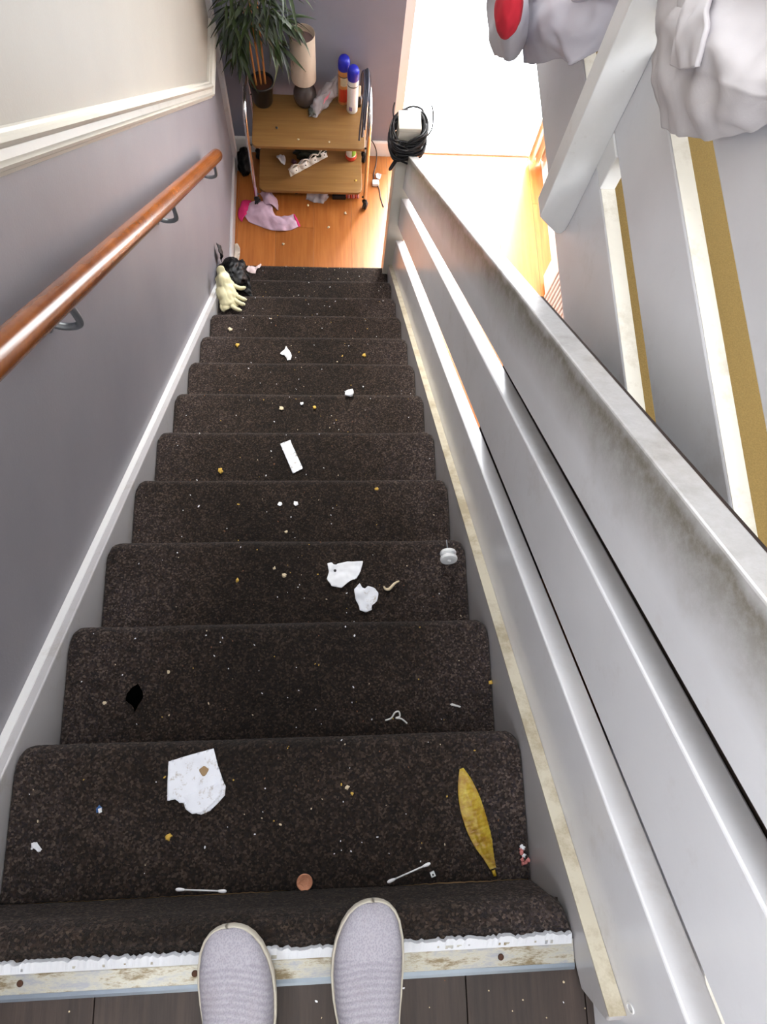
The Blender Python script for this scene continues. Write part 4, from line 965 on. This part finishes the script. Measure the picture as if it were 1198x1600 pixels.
# ------------------------------------------------------------------ cable coil round the newel top
cc_ = thing('cable_coil', (.437, 2.59, -1.36), 'tangled coil of black cable wound round the newel post top', 'cable')
rq = random.Random(21)
for i in range(34):
    P = []; rx = .062 + rq.random() * .018; ry = .062 + rq.random() * .02; z0 = -1.325 - rq.random() * .075; ph = rq.random() * 6
    tx_, ty_ = rq.uniform(-.02, .05), rq.uniform(-.02, .03)
    for k in range(14):
        a = 2 * PI * k / 14; c_, s_ = math.cos(a), math.sin(a); q = max(abs(c_), abs(s_)) ** .55
        P.append((.437 + rx * c_ / q, 2.591 + ry * s_ / q, z0 + tx_ * c_ + ty_ * s_ + .01 * math.sin(3 * a + ph)))
    tube('cable_turn', smooth_path(P, 4, True), .0042, M_cable, cc_, 7, True)
tube('cable_loop', smooth_path([(.42, 2.53, -1.39), (.39, 2.525, -1.42), (.366, 2.51, -1.46), (.372, 2.515, -1.47), (.40, 2.53, -1.43), (.43, 2.53, -1.40)], 6), .0045, M_cable, cc_, 7)
tube('cable_loop', smooth_path([(.49, 2.56, -1.36), (.53, 2.58, -1.32), (.535, 2.62, -1.28), (.528, 2.65, -1.26)], 6), .003, M_cable, cc_, 7)
tube('cable_loop', smooth_path([(.385, 2.62, -1.36), (.372, 2.66, -1.31), (.377, 2.68, -1.28)], 6), .003, M_cable, cc_, 7)
adopt(cc_)

# ------------------------------------------------------------------ bedding hung over the level balustrade
bs = thing('bedsheet', (.55, .95, .5), 'pale grey bedsheet draped over the level balustrade on the near side of the square post', 'bedding', 'bedding on the balustrade')
def creases(k1, k2, amp, a0=0): return lambda a, b: amp * min(1, max(0, b - .3) * 3) * ((1 - 2 * abs(math.sin(a * k1 + b * k2 + a0)) ** .6) + .5 * (1 - 2 * abs(math.sin(a * k1 * 1.7 - b * k2 * .6 + 2)) ** .5))
rows = [[(0.660, 1.386, 0.420), (0.635, 1.376, 0.600), (0.600, 1.366, 0.630), (0.572, 1.336, 0.580), (0.565, 1.276, 0.334), (0.560, 1.230, 0.327), (0.555, 1.189, 0.322), (0.560, 1.155, 0.317), (0.560, 1.143, 0.289), (0.560, 1.088, 0.285), (0.565, 1.037, 0.280)],
        [(0.660, 1.282, 0.420), (0.635, 1.272, 0.600), (0.600, 1.262, 0.630), (0.572, 1.232, 0.580), (0.550, 1.172, 0.409), (0.545, 1.130, 0.404), (0.530, 1.075, 0.414), (0.525, 1.035, 0.413), (0.540, 1.035, 0.375), (0.540, 0.992, 0.366), (0.560, 0.973, 0.334)],
        [(0.660, 1.202, 0.420), (0.635, 1.192, 0.600), (0.600, 1.182, 0.630), (0.572, 1.152, 0.580), (0.545, 1.092, 0.467), (0.540, 1.054, 0.463), (0.530, 1.011, 0.466), (0.520, 0.968, 0.466), (0.530, 0.960, 0.436), (0.530, 0.917, 0.429), (0.555, 0.906, 0.394)],
        [(0.660, 1.155, 0.420), (0.635, 1.145, 0.600), (0.600, 1.135, 0.630), (0.572, 1.105, 0.580), (0.555, 1.045, 0.503), (0.550, 1.009, 0.498), (0.540, 0.965, 0.500), (0.530, 0.919, 0.501), (0.525, 0.882, 0.497), (0.530, 0.858, 0.483), (0.555, 0.856, 0.448)],
        [(0.660, 1.096, 0.420), (0.635, 1.086, 0.600), (0.600, 1.076, 0.630), (0.572, 1.046, 0.597), (0.560, 0.986, 0.547), (0.550, 0.945, 0.548), (0.545, 0.912, 0.544), (0.540, 0.876, 0.540), (0.535, 0.841, 0.535), (0.540, 0.823, 0.522), (0.560, 0.827, 0.494)],
        [(0.660, 1.030, 0.420), (0.635, 1.020, 0.600), (0.600, 1.010, 0.630), (0.572, 0.980, 0.645), (0.565, 0.920, 0.595), (0.560, 0.888, 0.593), (0.550, 0.849, 0.596), (0.550, 0.822, 0.588), (0.550, 0.800, 0.581), (0.550, 0.783, 0.576), (0.565, 0.786, 0.556)]]
grid_surface('sheet_cloth', rows, 14, 10, M_sheet, bs, .004, .010, 16, 3, off=creases(3.6, 2.1, .010))
rows = [[(.568, 1.20, .46), (.548, 1.135, .40), (.530, 1.06, .40), (.527, 1.03, .385)], [(.560, 1.14, .50), (.535, 1.09, .44), (.518, 1.02, .44), (.520, .99, .415)], [(.560, 1.09, .53), (.540, 1.05, .475), (.516, .99, .48), (.520, .955, .45)]]
grid_surface('sheet_fold', rows, 10, 10, M_sheet, bs, .006, .008, 22, 8)
adopt(bs)
bd = thing('duvet', (.52, 1.5, .2), 'grey duvet bundle hanging over the void beyond the square post', 'bedding', 'bedding on the balustrade')
rows = [[(0.660, 1.822, 0.420), (0.635, 1.812, 0.600), (0.600, 1.802, 0.630), (0.572, 1.772, 0.580), (0.500, 1.712, 0.010), (0.495, 1.654, 0.001), (0.490, 1.598, -0.008), (0.490, 1.554, -0.026), (0.500, 1.530, -0.061)],
        [(0.660, 1.682, 0.420), (0.635, 1.672, 0.600), (0.600, 1.662, 0.630), (0.572, 1.632, 0.580), (0.500, 1.572, 0.112), (0.480, 1.473, 0.140), (0.475, 1.426, 0.131), (0.480, 1.405, 0.100), (0.500, 1.421, 0.038)],
        [(0.660, 1.620, 0.420), (0.635, 1.610, 0.600), (0.600, 1.600, 0.630), (0.572, 1.570, 0.580), (0.520, 1.510, 0.159), (0.500, 1.417, 0.184), (0.500, 1.382, 0.167), (0.505, 1.363, 0.139), (0.520, 1.366, 0.095)],
        [(0.660, 1.540, 0.420), (0.635, 1.530, 0.600), (0.600, 1.520, 0.630), (0.572, 1.490, 0.580), (0.535, 1.430, 0.219), (0.520, 1.362, 0.227), (0.520, 1.339, 0.209), (0.525, 1.327, 0.180), (0.540, 1.327, 0.138)],
        [(0.660, 1.474, 0.420), (0.635, 1.464, 0.600), (0.600, 1.454, 0.630), (0.572, 1.424, 0.580), (0.555, 1.364, 0.268), (0.550, 1.326, 0.257), (0.550, 1.312, 0.232), (0.555, 1.305, 0.202), (0.565, 1.305, 0.166)]]
grid_surface('duvet_cloth', rows, 14, 10, M_sheet2, bd, .006, .010, 15, 5, off=creases(3.8, -2.6, .011, 1))
rows = [[(0.660, 1.983, 0.420), (0.635, 1.973, 0.610), (0.600, 1.963, 0.640), (0.572, 1.933, 0.590), (0.470, 1.873, -0.111), (0.455, 1.769, -0.090), (0.450, 1.713, -0.104), (0.450, 1.657, -0.109), (0.460, 1.605, -0.107)],
        [(0.660, 1.759, 0.420), (0.635, 1.749, 0.610), (0.600, 1.739, 0.640), (0.572, 1.709, 0.590), (0.450, 1.649, 0.053), (0.430, 1.532, 0.092), (0.420, 1.455, 0.104), (0.425, 1.439, 0.074), (0.445, 1.457, 0.014)],
        [(0.660, 1.733, 0.420), (0.635, 1.723, 0.610), (0.600, 1.713, 0.640), (0.572, 1.683, 0.590), (0.480, 1.623, 0.074), (0.460, 1.517, 0.105), (0.455, 1.464, 0.099), (0.460, 1.455, 0.069), (0.470, 1.485, 0.013)]]
grid_surface('duvet_corner', rows, 14, 10, M_sheet2, bd, .012, .006, 14, 6)
adopt(bd)
bm = bmesh.new(); bmesh.ops.create_icosphere(bm, subdivisions=4, radius=1)
for q in bm.verts: d = 1 + .08 * noise.noise(q.co * 2.3); q.co = Vector((q.co.x * .022 * d, q.co.y * .042 * d, q.co.z * .042 * d))
rdf = frombm('red_cushion', bm, M_red, None, True); rdf.location = (.397, 1.375, .175); tag(rdf, 'rounded red fabric poking over the grey duvet', 'cloth')

# ------------------------------------------------------------------ lower room: radiator, curtain
ra = thing('radiator', (1.37, 2.3, FZ), 'white ribbed radiator along the right wall of the lower room', 'radiator')
box('radiator_panel', (1.345, 1.75, FZ + .04), (1.395, 2.655, FZ + .60), M_radiator, ra, .004)
for i in range(22): box('rib', (1.334, 2.505 - i * .035 - .011, FZ + .05), (1.348, 2.505 - i * .035 + .011, FZ + .59), M_radiator, ra, .004)
tube('valve_pipe', smooth_path([(1.37, 2.67, FZ + .0), (1.37, 2.67, FZ + .06), (1.37, 2.64, FZ + .08)], 5), .008, M_chrome, ra, 8)
box('wall_bracket', (1.395, 2.45, FZ + .2), (1.42, 2.50, FZ + .5), M_radiator, ra); adopt(ra)
rows = []
for i in range(15):
    q = i / 14; x_ = 1.325 + .09 * q; y_ = 3.47 + .022 * math.sin(q * PI * 5)
    rows.append([(x_, y_, FZ + .035 + .012 * math.sin(q * 31)), (x_, y_, FZ + .7), (x_, y_ + .005, FZ + 1.4), (x_, y_, -.45)])
cu = grid_surface('curtain', rows, 3, 6, M_cream, None, .004, .003, 8, 2); tag(cu, 'cream curtain hanging beside the bright patio door', 'curtain')
